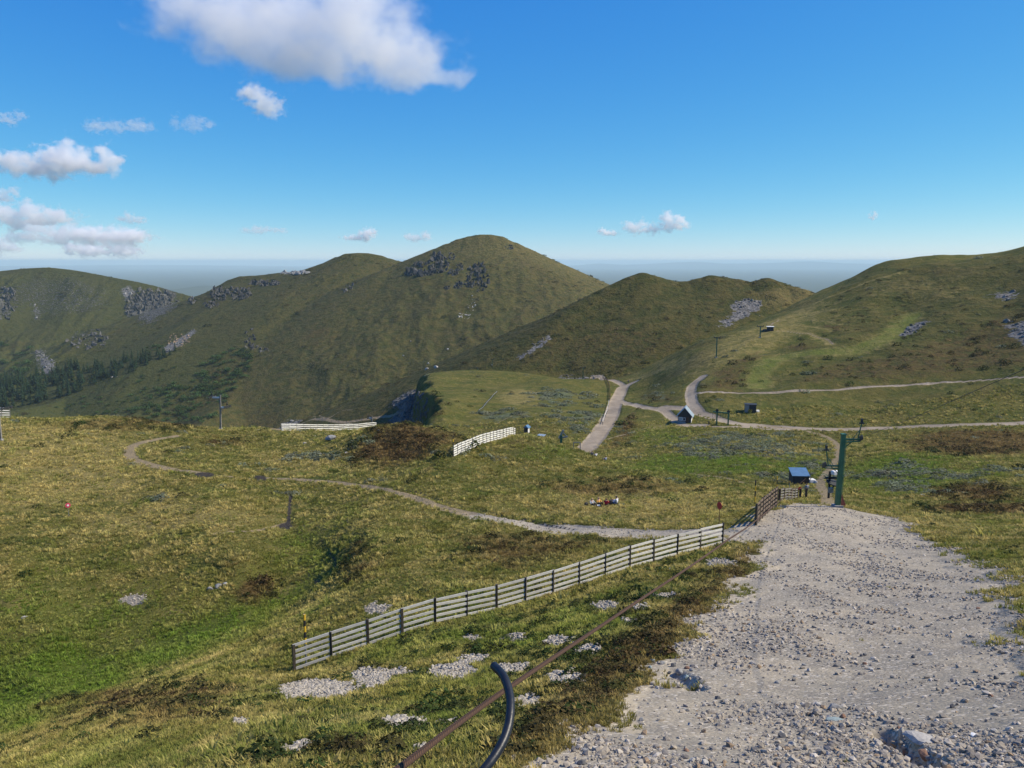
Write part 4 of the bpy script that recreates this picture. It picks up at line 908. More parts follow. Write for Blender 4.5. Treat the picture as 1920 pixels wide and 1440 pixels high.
# anchor mast in the basin
p = hit(1052, 833)
root = thing('lift_mast', 'pale green lift mast with pulley frame at the end of the dirt road', 'mast', p)
k_ = p.y / 1500
MB().beam(p, p + Zup * 18 * k_, .34, .34).build('column', M['green'], root)
MB().beam(p + Zup * 12 * k_ + Vector((-.3, 0, 0)), p + Zup * 28 * k_ + Vector((.35, 0, 0)), .25, .25).beam(p + Zup * 14 * k_ + Vector((.9, 0, 0)), p + Zup * 24 * k_ + Vector((.2, 0, 0)), .16, .16).beam(p + Zup * 12 * k_ + Vector((-.4, 0, 0)), p + Zup * 15 * k_ + Vector((1.0, 0, 0)), .2, .2).build('pulley_frame', M['steel'], root)
p = G(p.x + 1.9, p.y + .2)
root = thing('barrier', 'small pale metal gate frame beside the lift mast', 'barrier', p)
for s_ in (0, 1.0): MB().beam(p + Vector((s_, 0, -.2)), p + Vector((s_, 0, 1.0)), .12, .12).build('post', M['steel'], root)
MB().beam(p + Vector((0, 0, .95)), p + Vector((1.0, 0, .95)), .1, .1).build('bar', M['steel'], root)

# return station behind the near pylon
p = GP(1562, 934, 92)
root = thing('lift_station', 'dark lift drive station with white motor housing behind the tall green pylon', 'station', p)
for s_ in (-.55, .55): MB().beam(p + Vector((s_, 0, -.4)), p + Vector((s_, .0, 3.3)), .2, .2).build('leg', M['darksteel'], root)
MB().beam(p + Vector((-1.1, 0, 2.5)), p + Vector((1.0, 0, 2.5)), .2, .24).beam(p + Vector((-.55, 0, .8)), p + Vector((.55, 0, 2.2)), .12, .12).build('frame', M['darksteel'], root)
MB().disc(p + Vector((-.2, -.2, 2.0)), (0.2, -.3, 1), .8, .12, 16).build('bull_wheel', M['darksteel'], root)
MB().box(p + Vector((-.05, -.3, 3.2)), (.9, .6, .5), .3).build('motor_housing', M['white'], root, bevel=.08)
MB().box(p + Vector((-.5, -.4, 1.1)), (.5, .4, .6), .2).build('control_box', M['steel'], root, bevel=.03)

# ------------------------------------------------------------------ huts
def hut_frame(p, rz): return lambda x, y, z: p + Rz(rz) @ Vector((x, y, z))
p = hit(1287, 793)
k_ = p.y / 1500; W, D, WH, RH = 25 * k_, 26 * k_, 13.5 * k_, 29 * k_
rz = -0.30; q = hut_frame(p + Vector((0, D * .45, 0)), rz); p0 = p + Vector((0, D * .45, 0))
root = thing('hut', 'small steep-roofed dark hut with pale metal roof at the road junction', 'hut', p0)
w_ = MB(); w_.poly([q(-W/2, -D/2, -.4), q(W/2, -D/2, -.4), q(W/2, -D/2, WH), q(0, -D/2, RH * .97), q(-W/2, -D/2, WH)], .2)
w_.poly([q(W/2, D/2, -.4), q(-W/2, D/2, -.4), q(-W/2, D/2, WH), q(0, D/2, RH * .97), q(W/2, D/2, WH)], .2)
w_.poly([q(W/2 - .003, -D/2 + .2, -.4), q(W/2 - .003, D/2 - .2, -.4), q(W/2 - .003, D/2 - .2, WH), q(W/2 - .003, -D/2 + .2, WH)], .2)
w_.poly([q(-W/2 + .003, D/2 - .2, -.4), q(-W/2 + .003, -D/2 + .2, -.4), q(-W/2 + .003, -D/2 + .2, WH), q(-W/2 + .003, D/2 - .2, WH)], .2)
wall = w_.build('wall', M['darkwood'], root)
pl = MB().poly([q(W/2 + .01, -D/2 - .02, -.4), q(W/2 + .01, D/2, -.4), q(W/2 + .01, D/2, WH * .62), q(W/2 + .01, -D/2 - .02, WH * .62)], .06).build('sunlit_wall_panel', M['white'], root)  # added panel: sunlit brightness of the right wall put into its colour
for s_ in (-1, 1):
    a = [q(0, -D/2 - .3, RH), q(0, D/2 + .3, RH), q(s_ * (W/2 + .45), D/2 + .3, WH - .35), q(s_ * (W/2 + .45), -D/2 - .3, WH - .35)]
    MB().poly(a if s_ > 0 else a[::-1], .12).build('roof', M['roof'], root)
MB().beam(q(0, -D/2 - .32, RH + .05), q(0, D/2 + .32, RH + .05), .3, .1).build('ridge_cap', M['roof'], root)
def panel(root, q, x0, x1, z0, z1, y, mat, name, fr=None):
    o = MB().poly([q(x0, y, z0), q(x1, y, z0), q(x1, y, z1), q(x0, y, z1)], .05).build(name, mat, root)
    if fr:
        f = MB(); e = .07
        for a, b in (((x0, z0), (x1, z0)), ((x1, z0), (x1, z1)), ((x1, z1), (x0, z1)), ((x0, z1), (x0, z0))): f.beam(q(a[0], y - .03, a[1]), q(b[0], y - .03, b[1]), .08, .1)
        f.build('frame', fr, o)
    return o
panel(root, q, -W*.44, -W*.16, WH*.35, WH*.8, -D/2 - .03, M['roof'], 'window', M['white'])
panel(root, q, -W*.12, W*.06, WH*.35, WH*.75, -D/2 - .03, M['glass'], 'window', M['white'])
panel(root, q, W*.10, W*.34, 0, WH*.82, -D/2 - .03, M['brown'], 'door', M['brown'])
MB().poly([q(-W/2, -D/2 - .04, -.2), q(W*.08, -D/2 - .04, -.2), q(W*.08, -D/2 - .04, WH*.22), q(-W/2, -D/2 - .04, WH*.22)], .04).build('plinth', M['concrete'], root)
def box_hut(px, py, wpx, hpx, dm, rz, label, wallm, roofm, pitch=0.0, roof_over=.25, side=None, name='hut', cat='hut', door=None, Y=None):
    p = GP(px, py, Y) if Y else hit(px, py)
    k = p.y / 1500; W, Hh, D = wpx * k, hpx * k, dm
    p0 = p + Vector((0, D / 2, 0)); q = hut_frame(p0, rz); root = thing(name, label, cat, p0)
    hf, hb = Hh * (1 - pitch), Hh
    w_ = MB()
    w_.poly([q(-W/2, -D/2, -.5), q(W/2, -D/2, -.5), q(W/2, -D/2, hf), q(-W/2, -D/2, hf)], .12); w_.poly([q(W/2, D/2, -.5), q(-W/2, D/2, -.5), q(-W/2, D/2, hb), q(W/2, D/2, hb)], .12)
    w_.build('wall', wallm, root)
    for s_ in (-1, 1):
        a = [q(s_ * (W/2 - .004), -D/2 + .12, -.5), q(s_ * (W/2 - .004), D/2 - .12, -.5), q(s_ * (W/2 - .004), D/2 - .12, hb), q(s_ * (W/2 - .004), -D/2 + .12, hf)]
        MB().poly(a if s_ > 0 else a[::-1], .12).build('side_wall', (side if s_ > 0 and side else wallm), root)  # side: brighter right wall, sunlight put into its colour
    o = roof_over; sl = (hb - hf) / D
    MB().poly([q(-W/2 - o, -D/2 - o, hf - sl * o + .12), q(W/2 + o, -D/2 - o, hf - sl * o + .12), q(W/2 + o, D/2 + o, hb + sl * o + .12), q(-W/2 - o, D/2 + o, hb + sl * o + .12)], .1).build('roof', roofm, root)
    if door: panel(root, q, door[0] * W, door[1] * W, 0, hf * .8, -D/2 - .02, door[2], 'door')
    return root, q, W, hf, D
r_, q_, W_h, H_h, D_h = box_hut(1409, 774, 21, 15, 2.6, -0.25, 'grey flat-roofed shed on the grass above the road', M['darkwood'], M['darksteel'], 0.0, .15, M['white'], 'shed', 'shed', (-.1, .15, M['darksteel']))
MB().poly([q_(-W_h*.5 - .02, -D_h/2 - .3, -.3), q_(-W_h*.12, -D_h/2 - .3, -.3), q_(-W_h*.12, -D_h/2 - .3, H_h * .96), q_(-W_h*.5 - .02, -D_h/2 - .3, H_h * .96)], .25).build('annex', M['steel'], r_)
MB().box(q_(W_h*.5 + .5, 0, .35), (.9, .7, .7), .4).build('white_tank', M['white'], r_, bevel=.08)
r_, q_, W_h, H_h, D_h = box_hut(1502, 908, 31, 25, 2.2, -0.06, 'low dark shelter with a blue sheet roof at the foot of the lift', M['darkwood'], M['blueroof'], 0.34, .12, None, 'shelter', 'shelter', (.2, .42, M['brown']), Y=124)
MB().box(q_(W_h*.5 + .5, -.7, .45), (1.0, .9, .8), .2).build('white_box', M['white'], r_, bevel=.05)
MB().box(q_(W_h*.5 + .9, -.9, .25), (.12, 1.3, .9), .3).build('white_board', M['white'], r_)
MB().beam(q_(W_h*.5 + .25, -1.1, -.3), q_(W_h*.5 + .25, -1.1, 1.9), .08, .08).build('post', M['greywood'], r_)
r_, q_, W_h, H_h, D_h = box_hut(988, 811, 8, 10, 1.3, -0.45, 'tiny dark kiosk with blue peaked roof beyond the knoll fence', M['darkwood'], M['blueroof'], 0.0, .15, M['white'], 'kiosk', 'kiosk', Y=216)
MB().poly([q_(-W_h*.75, -D_h/2 - .2, H_h + .05), q_(W_h*.75, -D_h/2 - .2, H_h + .05), q_(0, -D_h/2 - .2, H_h + .75)], D_h + .4).build('peaked_roof', M['blueroof'], r_)
box_hut(1015, 831, 12, 7, 1.3, -0.5, 'very low pale-roofed shed peeping over the hill crest near the kiosk', M['brown'], M['roof'], 0.15, .2, M['white'], 'shed', 'shed', Y=207)
r_, q_, W_h, H_h, D_h = box_hut(1446, 621, 11, 8, 3.0, -0.2, 'dark flat hut on the ski run high on the flank', M['darkwood'], M['white'], 0.0, .3, None, 'hut', 'hut')
MB().box(q_(-W_h * .8, -.5, .3), (W_h * .7, 1.6, .8)).build('lean_to', M['darkwood'], r_)
# gantry
p = hit(1354, 797); k_ = p.y / 1500
root = thing('lift_gantry', 'dark green two-legged lift gantry beside the steep-roofed hut', 'gantry', p)
a, b = p + Vector((-10 * k_, .4, 0)), p + Vector((10.5 * k_, -.4, 0)); a.z, b.z = ground_z(a.x, a.y), ground_z(b.x, b.y)
for o_ in (a, b): MB().beam(o_ - Zup * .3, o_ + Zup * 26 * k_, .34, .34).build('leg', M['green'], root, bevel=.02)
ta, tb = a + Zup * 26 * k_ + (a - b).normalized() * 9 * k_ * .9, b + Zup * 23 * k_
MB().beam(ta, tb, .32, .36).build('beam', M['green'], root)
for c in (a + Zup * 28.5 * k_, b + Zup * 26 * k_): MB().disc(c, (0.2, 1, 0), .42, .2, 12).build('pulley', M['darksteel'], root)
rl = MB()
for f in np.linspace(0, 1, 7): rl.beam(ta.lerp(tb, f) - Zup * .2, ta.lerp(tb, f) - Zup * 10 * k_, .05, .05)
for dz in (6, 10): rl.beam(ta - Zup * dz * k_, tb - Zup * dz * k_, .05, .05)
rl.build('railing', M['darksteel'], root)
p = hit(1329, 796); MB().beam(p - Zup * .2, p + Zup * 1.0, .3, .3).build('bollard', M['darkwood'], base=p); tag(col.objects[-1], 'short dark post between the steep-roofed hut and the gantry', 'post')

# low roadside fence, posts on the knoll
def low_rail(P, h, label, mpost, mrail, name='rail_fence', nr=2):
    root = thing(name, label, 'fence', P[0])
    for p in P: MB().beam(p - Zup * .2, p + Zup * h, .16, .16).build('post', mpost, root)
    for a, b in zip(P[:-1], P[1:]):
        for k in range(nr): MB().beam(a + Zup * (h * (.9 - .5 * k)), b + Zup * (h * (.9 - .5 * k)), .08, .22).build('rail', mrail, root)
low_rail(resample(smooth([hit(1131, 710), hit(1139, 716), hit(1143, 728), hit(1144, 742), hit(1143, 752)], 4), 16), 1.1, 'brown rail fence bordering the far end of the dirt road', M['brownwood'], M['brownwood'])
low_rail(resample([hit(1142, 754), hit(1139, 770), hit(1134, 784), hit(1130, 796)], 11), .9, 'pale rail fence bordering the near end of the dirt road', M['greywood'], M['slat_white'], nr=1)
low_rail(resample([hit(932, 738), hit(921, 750), hit(910, 764), hit(898, 774)], 9), 1.0, 'straggling pale wire fence posts crossing the knoll', M['greywood'], M['steel'], nr=1)

# ------------------------------------------------------------------ ropes and hose near the camera
rust, n_, l_, b_ = new_mat('rusty_wire_rope'); t_ = NT(rust.node_tree)
uvn = t_.attr('twist'); wv = n_.new('ShaderNodeTexWave'); wv.wave_type = 'BANDS'; wv.bands_direction = 'X'; l_.new(uvn.outputs['Vector'], wv.inputs['Vector']); wv.inputs['Scale'].default_value = 1.0; wv.inputs['Distortion'].default_value = 0.6
l_.new(t_.mix(wv.outputs['Fac'], (0.016, 0.009, 0.006), (0.12, 0.055, 0.026)), b_.inputs['Base Color']); b_.inputs['Roughness'].default_value = 0.85
l_.new(t_.bump(wv.outputs['Fac'], 0.9, 0.004).outputs[0], b_.inputs['Normal'])
def rope(name, label, pts, r, mat, seg=10, step=0.25, pitch=0.16):
    pts = smooth(pts, 16); mb = MB(); mb.tube(pts, r, seg)
    me_o = mb.build(name, mat, base=pts[0], smooth=True); tag(me_o, label, 'cable')
    L_ = [0.0]
    for a, b in zip(pts[:-1], pts[1:]): L_.append(L_[-1] + (b - a).length)
    vals = np.zeros((len(me_o.data.vertices), 3), np.float32)
    for k in range(len(pts)):
        for j_ in range(seg): vals[k * seg + j_] = (L_[k] / pitch * 2.0 + 2.0 * j_ / seg, 0, 0)
    a = me_o.data.attributes.new('twist', 'FLOAT_VECTOR', 'POINT'); a.data.foreach_set('vector', vals.ravel())
    return me_o
rope('steel_cable', 'rusty twisted steel cable stretched down past the black pipe', [at(620,1545,1.8), at(700,1478,2.2), at(760,1432,2.6), at(950,1292,4.0), at(1180,1138,7.2), at(1354,1020,13), at(1459,942,30), at(1511,897,118)], 0.0138, rust)
arm_r = p_t + Vector((0.15 + 1.65, 0, 6.6))
far_e = at(1920, 693, 34); rope('haul_rope', 'thin dark haul rope rising from the tall green pylon over the slope', [arm_r, arm_r.lerp(far_e, .5) - Zup * .12, far_e, far_e + (far_e - arm_r) * .55], 0.015, M['darksteel'], 6)
blackp = simple_mat('black_polythene', (0.010, 0.013, 0.020), (0.016, 0.020, 0.028), 30, 0.42, 0, 0.06, 0.35)
PIPE = [(926,1248,2.62),(944,1268,2.55),(955,1300,2.48),(957,1330,2.42),(952,1365,2.36),(938,1400,2.30),(912,1438,2.24),(870,1485,2.18),(810,1550,2.1)]
pp = [at(*q) for q in PIPE]; pp += [Vector((-.45, 2.0, -2.1)), Vector((-.62, 1.9, -2.9)), Vector((-.7, 1.9, ground_z(-.7, 2.05) - .2))]
pp = smooth(pp, 8); mb = MB(); mb.tube(pp, 0.0148, 16, cap=False)
inner = pp[:20]; 
root_o = mb.build('black_pipe', blackp, base=pp[-1], smooth=True); tag(root_o, 'black plastic pipe bending up in front of the rusty cable', 'pipe')
d0 = (pp[0] - pp[1]).normalized()
MB().tube([pp[0] - d0 * .02, pp[0] - d0 * .001], .0136, 16).build('pipe_mouth', M['black'], root_o)
MB().tube([p_ + Vector((0.004, -0.0142, 0.001)) for p_ in pp[6:30]], 0.0012, 5).build('seam', M['black'], root_o)

# ------------------------------------------------------------------ boulders, slabs, bigger stones on the track
rockm = simple_mat('grey_rock', (0.30, 0.30, 0.285), (0.17, 0.17, 0.165), 1.6, 0.9, 0, 0.4, 0.15)
greenrock = simple_mat('blue_green_slab', (0.27, 0.335, 0.33), (0.21, 0.26, 0.26), 4, 0.85, 0, 0.2, 0.15)
redrock = simple_mat('reddish_stone', (0.27, 0.165, 0.11), (0.17, 0.10, 0.07), 6, 0.9, 0, 0.3, 0.15)
palerock = simple_mat('pale_stone', (0.44, 0.42, 0.38), (0.30, 0.29, 0.265), 5, 0.9, 0, 0.3, 0.15)
darkrock = simple_mat('dark_stone', (0.13, 0.13, 0.13), (0.075, 0.075, 0.075), 5, 0.9, 0, 0.3, 0.15)
ROCKMESH = {}
def rock_mesh(seed, mat, flat, sub=2):
    key = (seed, mat.name, flat)
    if key not in ROCKMESH:
        bm = rock_bm(seed, sub, flat, 0.10); me = bpy.data.meshes.new('rock'); bm.to_mesh(me); bm.free(); me.materials.append(mat); ROCKMESH[key] = me
    return ROCKMESH[key]
def rock(p, size, label, mat, seed, flat=.6, name='rock', group=None, rz=None, sink=.3, cat='rock'):
    o = bpy.data.objects.new(name, rock_mesh(seed, mat, flat)); col.objects.link(o)
    s = size if isinstance(size, tuple) else (size, size * .8, size)
    o.scale = s; o.location = p + Zup * s[2] * flat * (1 - 2 * sink) * .62; o.rotation_euler = (0, 0, rz if rz is not None else random.uniform(0, 6.3)); tag(o, label, cat, group); return o
p = hit(622, 825); rock(p, (1.15, .8, .95), 'big grey block of rock on the meadow below the brow fence', rockm, 3, .75, rz=.2)
p = hit(1731, 929); rock(p, (.48, .3, .25), 'white slab lying alone in the boggy grass', M['white'], 4, .5, name='slab')
p = hit(46, 1158); rock(p, (.3, .2, .2), 'single pale stone in the green meadow hollow', palerock, 5, .6)
p = hit(1258, 1068); rock(p, (.11, .11, .13), 'round white stone in the grass between the long fence and the cable', M['white'], 6, .9)
for n_k, (x_, y_, s_) in enumerate([(410,1100,.42),(395,1105,.3),(422,1096,.3)]): rock(hit(x_, y_), s_, 'grey rock of the small outcrop beside the brown heather patch in the hollow', rockm, 20 + n_k, .7, group='rocks of the hollow outcrop')
for n_k, (x_, y_, s_) in enumerate([(600,852,.5),(571,832,.45),(650,850,.4),(590,818,.3),(485,806,.35)]): rock(hit(x_, y_), s_, 'small pale rock in the grass around the big grey block', palerock, 24 + n_k, .5, group='small rocks around the big block')
p = hit(1566, 1330); rock(p, (.24, .14, .15), 'pale grey humped rock above the blue-green slab on the track', rockm, 7, .7, rz=.1, sink=.15)
p = hit(1566, 1350); rock(p, (.21, .15, .10), 'flat blue-green slab on the gravel track', greenrock, 8, .35, name='slab', rz=.2, sink=.2)
p = hit(1526, 1342); rock(p, (.10, .08, .11), 'dark stone next to the blue-green slab', darkrock, 9, .8, sink=.2)
p = hit(1724, 1392); rock(p, (.30, .20, .17), 'big pale-topped rock overhanging the washed-out rut', palerock, 10, .7, rz=-.4, sink=.1)
p = hit(1690, 1385); rock(p, (.07, .07, .16), 'upright pointed stone at the head of the washed-out rut', palerock, 11, 1.0, sink=.1)
p = hit(1735, 1420); rock(p, (.16, .12, .11), 'rounded reddish rock inside the washed-out rut', redrock, 12, .8, sink=.2)
p = hit(1697, 1412); rock(p, (.08, .07, .08), 'small reddish stone at the edge of the washed-out rut', redrock, 13, .8, sink=.2)
p = hit(1828, 1380); rock(p, (.11, .07, .05), 'white flat stone on the track beyond the rut', M['white'], 14, .5, sink=.2)
for n_k, (x_, y_, s_) in enumerate([(1243,1245,.12),(1225,1240,.10),(1262,1250,.13),(1275,1262,.15),(1286,1272,.12),(1255,1262,.08),(1297,1258,.09),(1218,1252,.08)]): rock(hit(x_, y_), s_, 'grey stone washed out along the grassy edge of the track', [rockm, greenrock, darkrock][n_k % 3], 30 + n_k % 5, .7, 'stone', 'stones at the washed-out edge', sink=.2, cat='stone')
lab = {0: 'loose grey stone on the gravel track', 1: 'loose pale stone on the gravel track', 2: 'loose dark stone on the gravel track', 3: 'loose reddish stone on the gravel track'}
rr = random.Random(5)
for k in range(70):
    for _ in range(20):
        x_, y_ = rr.uniform(1050, 1900), rr.uniform(1080, 1438); h_ = hit(x_, y_); j_, i_ = gidx(np.array([h_.x]), np.array([h_.y]))
        if GRAVEL[j_[0], i_[0]] > .8: break
    c = rr.choice([0, 0, 1, 1, 2, 2, 3]); rock(h_, rr.uniform(.045, .085) * (1 + .01 * h_.y), lab[c], [rockm, palerock, darkrock, redrock][c], 40 + rr.randrange(6), rr.choice([.5, .65, .8]), 'stone', ['grey', 'pale', 'dark', 'reddish'][c] + ' stones lying on the track', sink=.2, cat='stone')

# ------------------------------------------------------------------ crags on the mountains
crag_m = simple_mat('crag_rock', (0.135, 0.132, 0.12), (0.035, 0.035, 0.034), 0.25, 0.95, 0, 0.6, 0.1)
shade_rock = simple_mat('shade_painted_crag_rock', (0.105, 0.102, 0.095), (0.024, 0.024, 0.024), 0.25, 0.95, 0, 0.6, 0.1)  # crag rock darkened: shade of the cliffs put into the colour
def shard_bm(r):
    bm = bmesh.new()
    for _ in range(13):
        v = Vector((r.gauss(0, 1), r.gauss(0, 1), r.gauss(0, 1))).normalized() * r.uniform(.75, 1.1); bm.verts.new(v)
    bmesh.ops.convex_hull(bm, input=bm.verts[:]); bmesh.ops.delete(bm, geom=[v for v in bm.verts if not v.link_faces], context='VERTS'); return bm
def crag(px, py, wpx, hpx, n, label, seed, tall=1.4, mat=None, group=None, bulk=1.0, depth=0.6):
    r = random.Random(seed); c = hit(px, py); k = c.y / 1500; bm = bmesh.new(); n = int(n * 1.7)
    for q in range(n):
        a = r.uniform(-1, 1); b = r.uniform(-1, 1)
        if a * a + b * b > 1.1: continue
        h_ = hit(px + a * wpx / 2, py + b * hpx / 2)
        if abs(h_.y - c.y) > 160: continue
        s = (r.random() ** 1.6 * .8 + .25) * wpx * k / math.sqrt(n) * 1.3 * bulk
        b2 = shard_bm(r); mm = Matrix.Translation(h_ + Vector((0, s * .25, -s * .1))) @ Matrix.Rotation(r.uniform(0, 6.3), 4, 'Z') @ Matrix.Rotation(r.gauss(0, .25), 4, 'X') @ Matrix.Diagonal((s, s * depth, s * tall * r.uniform(.7, 1.3), 1))
        bmesh.ops.transform(b2, matrix=mm, verts=b2.verts); t = bpy.data.meshes.new('t'); b2.to_mesh(t); b2.free(); bm.from_mesh(t); bpy.data.meshes.remove(t)
    if not bm.verts: bm.free(); return
    bmesh.ops.translate(bm, verts=bm.verts, vec=-c); bmesh.ops.recalc_face_normals(bm, faces=bm.faces[:]); me = bpy.data.meshes.new('crag'); bm.to_mesh(me); bm.free(); me.materials.append(mat or crag_m)
    o = bpy.data.objects.new('crag', me); col.objects.link(o); o.location = c; tag(o, label, 'crag', group)
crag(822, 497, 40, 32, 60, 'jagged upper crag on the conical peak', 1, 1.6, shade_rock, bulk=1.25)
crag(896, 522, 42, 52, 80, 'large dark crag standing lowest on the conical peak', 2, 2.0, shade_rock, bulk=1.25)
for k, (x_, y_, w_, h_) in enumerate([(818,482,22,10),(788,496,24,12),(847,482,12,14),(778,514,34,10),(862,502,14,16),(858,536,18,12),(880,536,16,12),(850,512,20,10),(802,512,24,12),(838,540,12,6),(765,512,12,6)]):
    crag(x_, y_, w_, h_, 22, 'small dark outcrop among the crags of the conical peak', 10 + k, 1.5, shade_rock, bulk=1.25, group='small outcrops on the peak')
crag(955, 464, 14, 10, 10, 'pale outcrop just right of the very top of the peak'.replace('right of', 'beside'), 30, 1.2)
crag(652, 541, 20, 16, 14, 'dark outcrop on the spur between peak and ridge', 31, 1.4)
crag(872, 592, 26, 14, 16, 'pale boulder spill on the flank below the large crag', 32, .9, palerock, bulk=.6)
crag(885, 572, 18, 22, 14, 'thin string of boulders under the large crag', 33, .9, palerock, bulk=.5)
crag(284, 575, 100, 62, 260, 'broad grey cliff on the green mountainside', 34, 1.7)
crag(358, 565, 18, 12, 12, 'isolated pale crag at the end of the green mountain', 35, 1.4)
crag(8, 570, 50, 60, 70, 'dark fluted cliff at the edge of the green mountainside', 36, 1.9)
crag(160, 635, 70, 40, 36, 'scattered grey outcrops low on the green mountainside', 37, 1.2, bulk=.7)
crag(190, 640, 26, 20, 16, 'little grey outcrop beside the scattered ones', 38, 1.2, bulk=.7)
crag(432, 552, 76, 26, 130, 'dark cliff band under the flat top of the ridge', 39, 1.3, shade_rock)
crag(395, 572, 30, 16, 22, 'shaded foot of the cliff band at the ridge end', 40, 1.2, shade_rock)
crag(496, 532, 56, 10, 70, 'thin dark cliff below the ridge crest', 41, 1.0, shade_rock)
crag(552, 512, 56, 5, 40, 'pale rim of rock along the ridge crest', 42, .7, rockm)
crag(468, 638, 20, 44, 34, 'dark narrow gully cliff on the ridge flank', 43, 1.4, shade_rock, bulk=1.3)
crag(492, 655, 40, 10, 14, 'low rocks along the spur of the ridge', 44, .8, bulk=.6)
crag(335, 638, 44, 24, 40, 'ochre landslip scar on the ridge flank', 45, .7, simple_mat('ochre_rock', (0.36, 0.27, 0.17), (0.22, 0.15, 0.09), 0.6, .95), bulk=.7)
crag(214, 707, 14, 6, 8, 'pale rock beside the conifers at the foot of the ridge', 46, .6, palerock)
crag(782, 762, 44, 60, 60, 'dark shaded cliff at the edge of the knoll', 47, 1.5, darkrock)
crag(706, 806, 12, 8, 10, 'dark broken bank at the end of the brow fence', 48, 1.0, darkrock)
for k, (x_, y_) in enumerate([(803,682),(756,667),(800,693),(885,555),(818,690),(840,655),(770,640)]): rock(hit(x_, y_), rr.uniform(1.0, 2.0), 'solitary pale boulder on the grassy flank of the peak', palerock, 50 + k % 4, .8, 'boulder', 'boulders on the flank of the peak', cat='boulder')
x, y = sample(160000, 200, 1500, .68)
j, i = gidx(x, y)
keep = (SCREE[j, i] + fbm(x, y, 12, 3, 2) * .5 > .5) & (RNG.rand(len(x)) < .45); x, y = x[keep], y[keep]; n = len(x); sz = (0.22 + .0013 * y) * RNG.lognormal(0, .35, n)
scatter('rubble', 'grey scree fields of broken rock on the slopes', np.stack([x, y, ground_zs(x, y)], 1), np.stack([RNG.normal(0, .5, n), RNG.normal(0, .5, n), RNG.uniform(0, 6.3, n)], 1), np.stack([sz, sz * .8, sz], 1), np.array((.17, .166, .155)) * RNG.uniform(.45, 1.5, (n, 1)), stones)

# ------------------------------------------------------------------ trees and bushes of the valley
def foliage_mat(name, c1, c2):
    m, n, l, b = new_mat(name); t = NT(m.node_tree); oi = n.new('ShaderNodeObjectInfo'); tc = n.new('ShaderNodeTexCoord').outputs['Object']
    c = t.mix(t.noise(tc, 1.2, 3), c1, c2); l.new(t.scale_col(c, t.rng(oi.outputs['Random'], 0, 1, .7, 1.35, 'LINEAR')), b.inputs['Base Color'])
    b.inputs['Roughness'].default_value = .9; b.inputs['Specular IOR Level'].default_value = .1; return m
needle = foliage_mat('conifer_needles', (0.018, 0.038, 0.018), (0.034, 0.060, 0.024)); leafm = foliage_mat('valley_bush_leaves', (0.035, 0.07, 0.02), (0.06, 0.10, 0.03))
bark = simple_mat('bark', (0.09, 0.07, 0.05), (0.05, 0.04, 0.03), 3, .95)
def conifer_mesh(seed):
    r = random.Random(seed); vs_, fs_ = [], []
    for L_ in range(13):
        z = .08 + L_ / 13 * .9; rad = (1 - z) * .26 + .012
        for q in range(9):
            a = r.uniform(0, 6.283); ln = rad * r.uniform(.6, 1.15); w_ = .05 * (1.25 - z) * r.uniform(.7, 1.2); ca_, sa_ = math.cos(a), math.sin(a); k = len(vs_); zz = z + r.uniform(-.03, .03)
            vs_ += [(0, 0, zz + .035), (ca_ * ln * .55 - sa_ * w_, sa_ * ln * .55 + ca_ * w_, zz), (ca_ * ln, sa_ * ln, zz - ln * .35), (ca_ * ln * .55 + sa_ * w_, sa_ * ln * .55 - ca_ * w_, zz)]
            fs_.append((k, k + 1, k + 2, k + 3))
    me = bpy.data.meshes.new('crown'); me.from_pydata(vs_, [], fs_); me.materials.append(needle); return me
def bush_mesh(seed):
    r = random.Random(seed); vs_, fs_ = [], []; lob = [(Vector((r.gauss(0, .35), r.gauss(0, .35), r.uniform(.25, .6))), r.uniform(.28, .5)) for _ in range(7)]
    for q in range(170):
        c, rad = r.choice(lob); d = Vector((r.gauss(0, 1), r.gauss(0, 1), r.gauss(.2, 1))).normalized(); p_ = c + d * rad * r.uniform(.7, 1.05); p_.z = max(p_.z, .02)
        nr = (d + Vector((r.gauss(0, .5), r.gauss(0, .5), r.gauss(0, .5)))).normalized(); t1 = nr.orthogonal().normalized(); t2 = nr.cross(t1); s_ = r.uniform(.06, .13); k = len(vs_)
        vs_ += [p_ + t1 * s_, p_ + t2 * s_ * .7, p_ - t1 * s_, p_ - t2 * s_ * .7]; fs_.append((k, k + 1, k + 2, k + 3))
    me = bpy.data.meshes.new('crown'); me.from_pydata([tuple(v) for v in vs_], [], fs_); me.materials.append(leafm); return me
def trunk_mesh(h, r0):
    mb = MB(); mb.tube([(0, 0, -.05), (0, 0, h * .5), (0.01, 0, h)], [r0, r0 * .6, r0 * .15], 6); me = bpy.data.meshes.new('trunk'); mb.bm.to_mesh(me); mb.bm.free(); me.materials.append(bark); return me
def stem_mesh():
    mb = MB(); mb.tube([(0, 0, -.08), (.02, 0, .3)], [.04, .025], 5); mb.tube([(0, 0, .05), (.15, .1, .4)], [.025, .012], 5); mb.tube([(0, 0, .05), (-.16, .05, .42)], [.025, .012], 5)
    me = bpy.data.meshes.new('trunk'); mb.bm.to_mesh(me); mb.bm.free(); me.materials.append(bark); return me
con, bus, tr_, st_ = [conifer_mesh(k) for k in range(5)], [bush_mesh(k) for k in range(5)], trunk_mesh(.85, .022), stem_mesh()
def plant(name, cat, label, group, p, h, wide, crown, stem):
    o = bpy.data.objects.new(name, None); col.objects.link(o); o.location = p; o.scale = (wide, wide, h); o.rotation_euler = (0, 0, rr.uniform(0, 6.3)); tag(o, label, cat, group)
    for nm, me in (('trunk', stem), ('crown', crown)): c = bpy.data.objects.new(nm, me); col.objects.link(c); c.parent = o
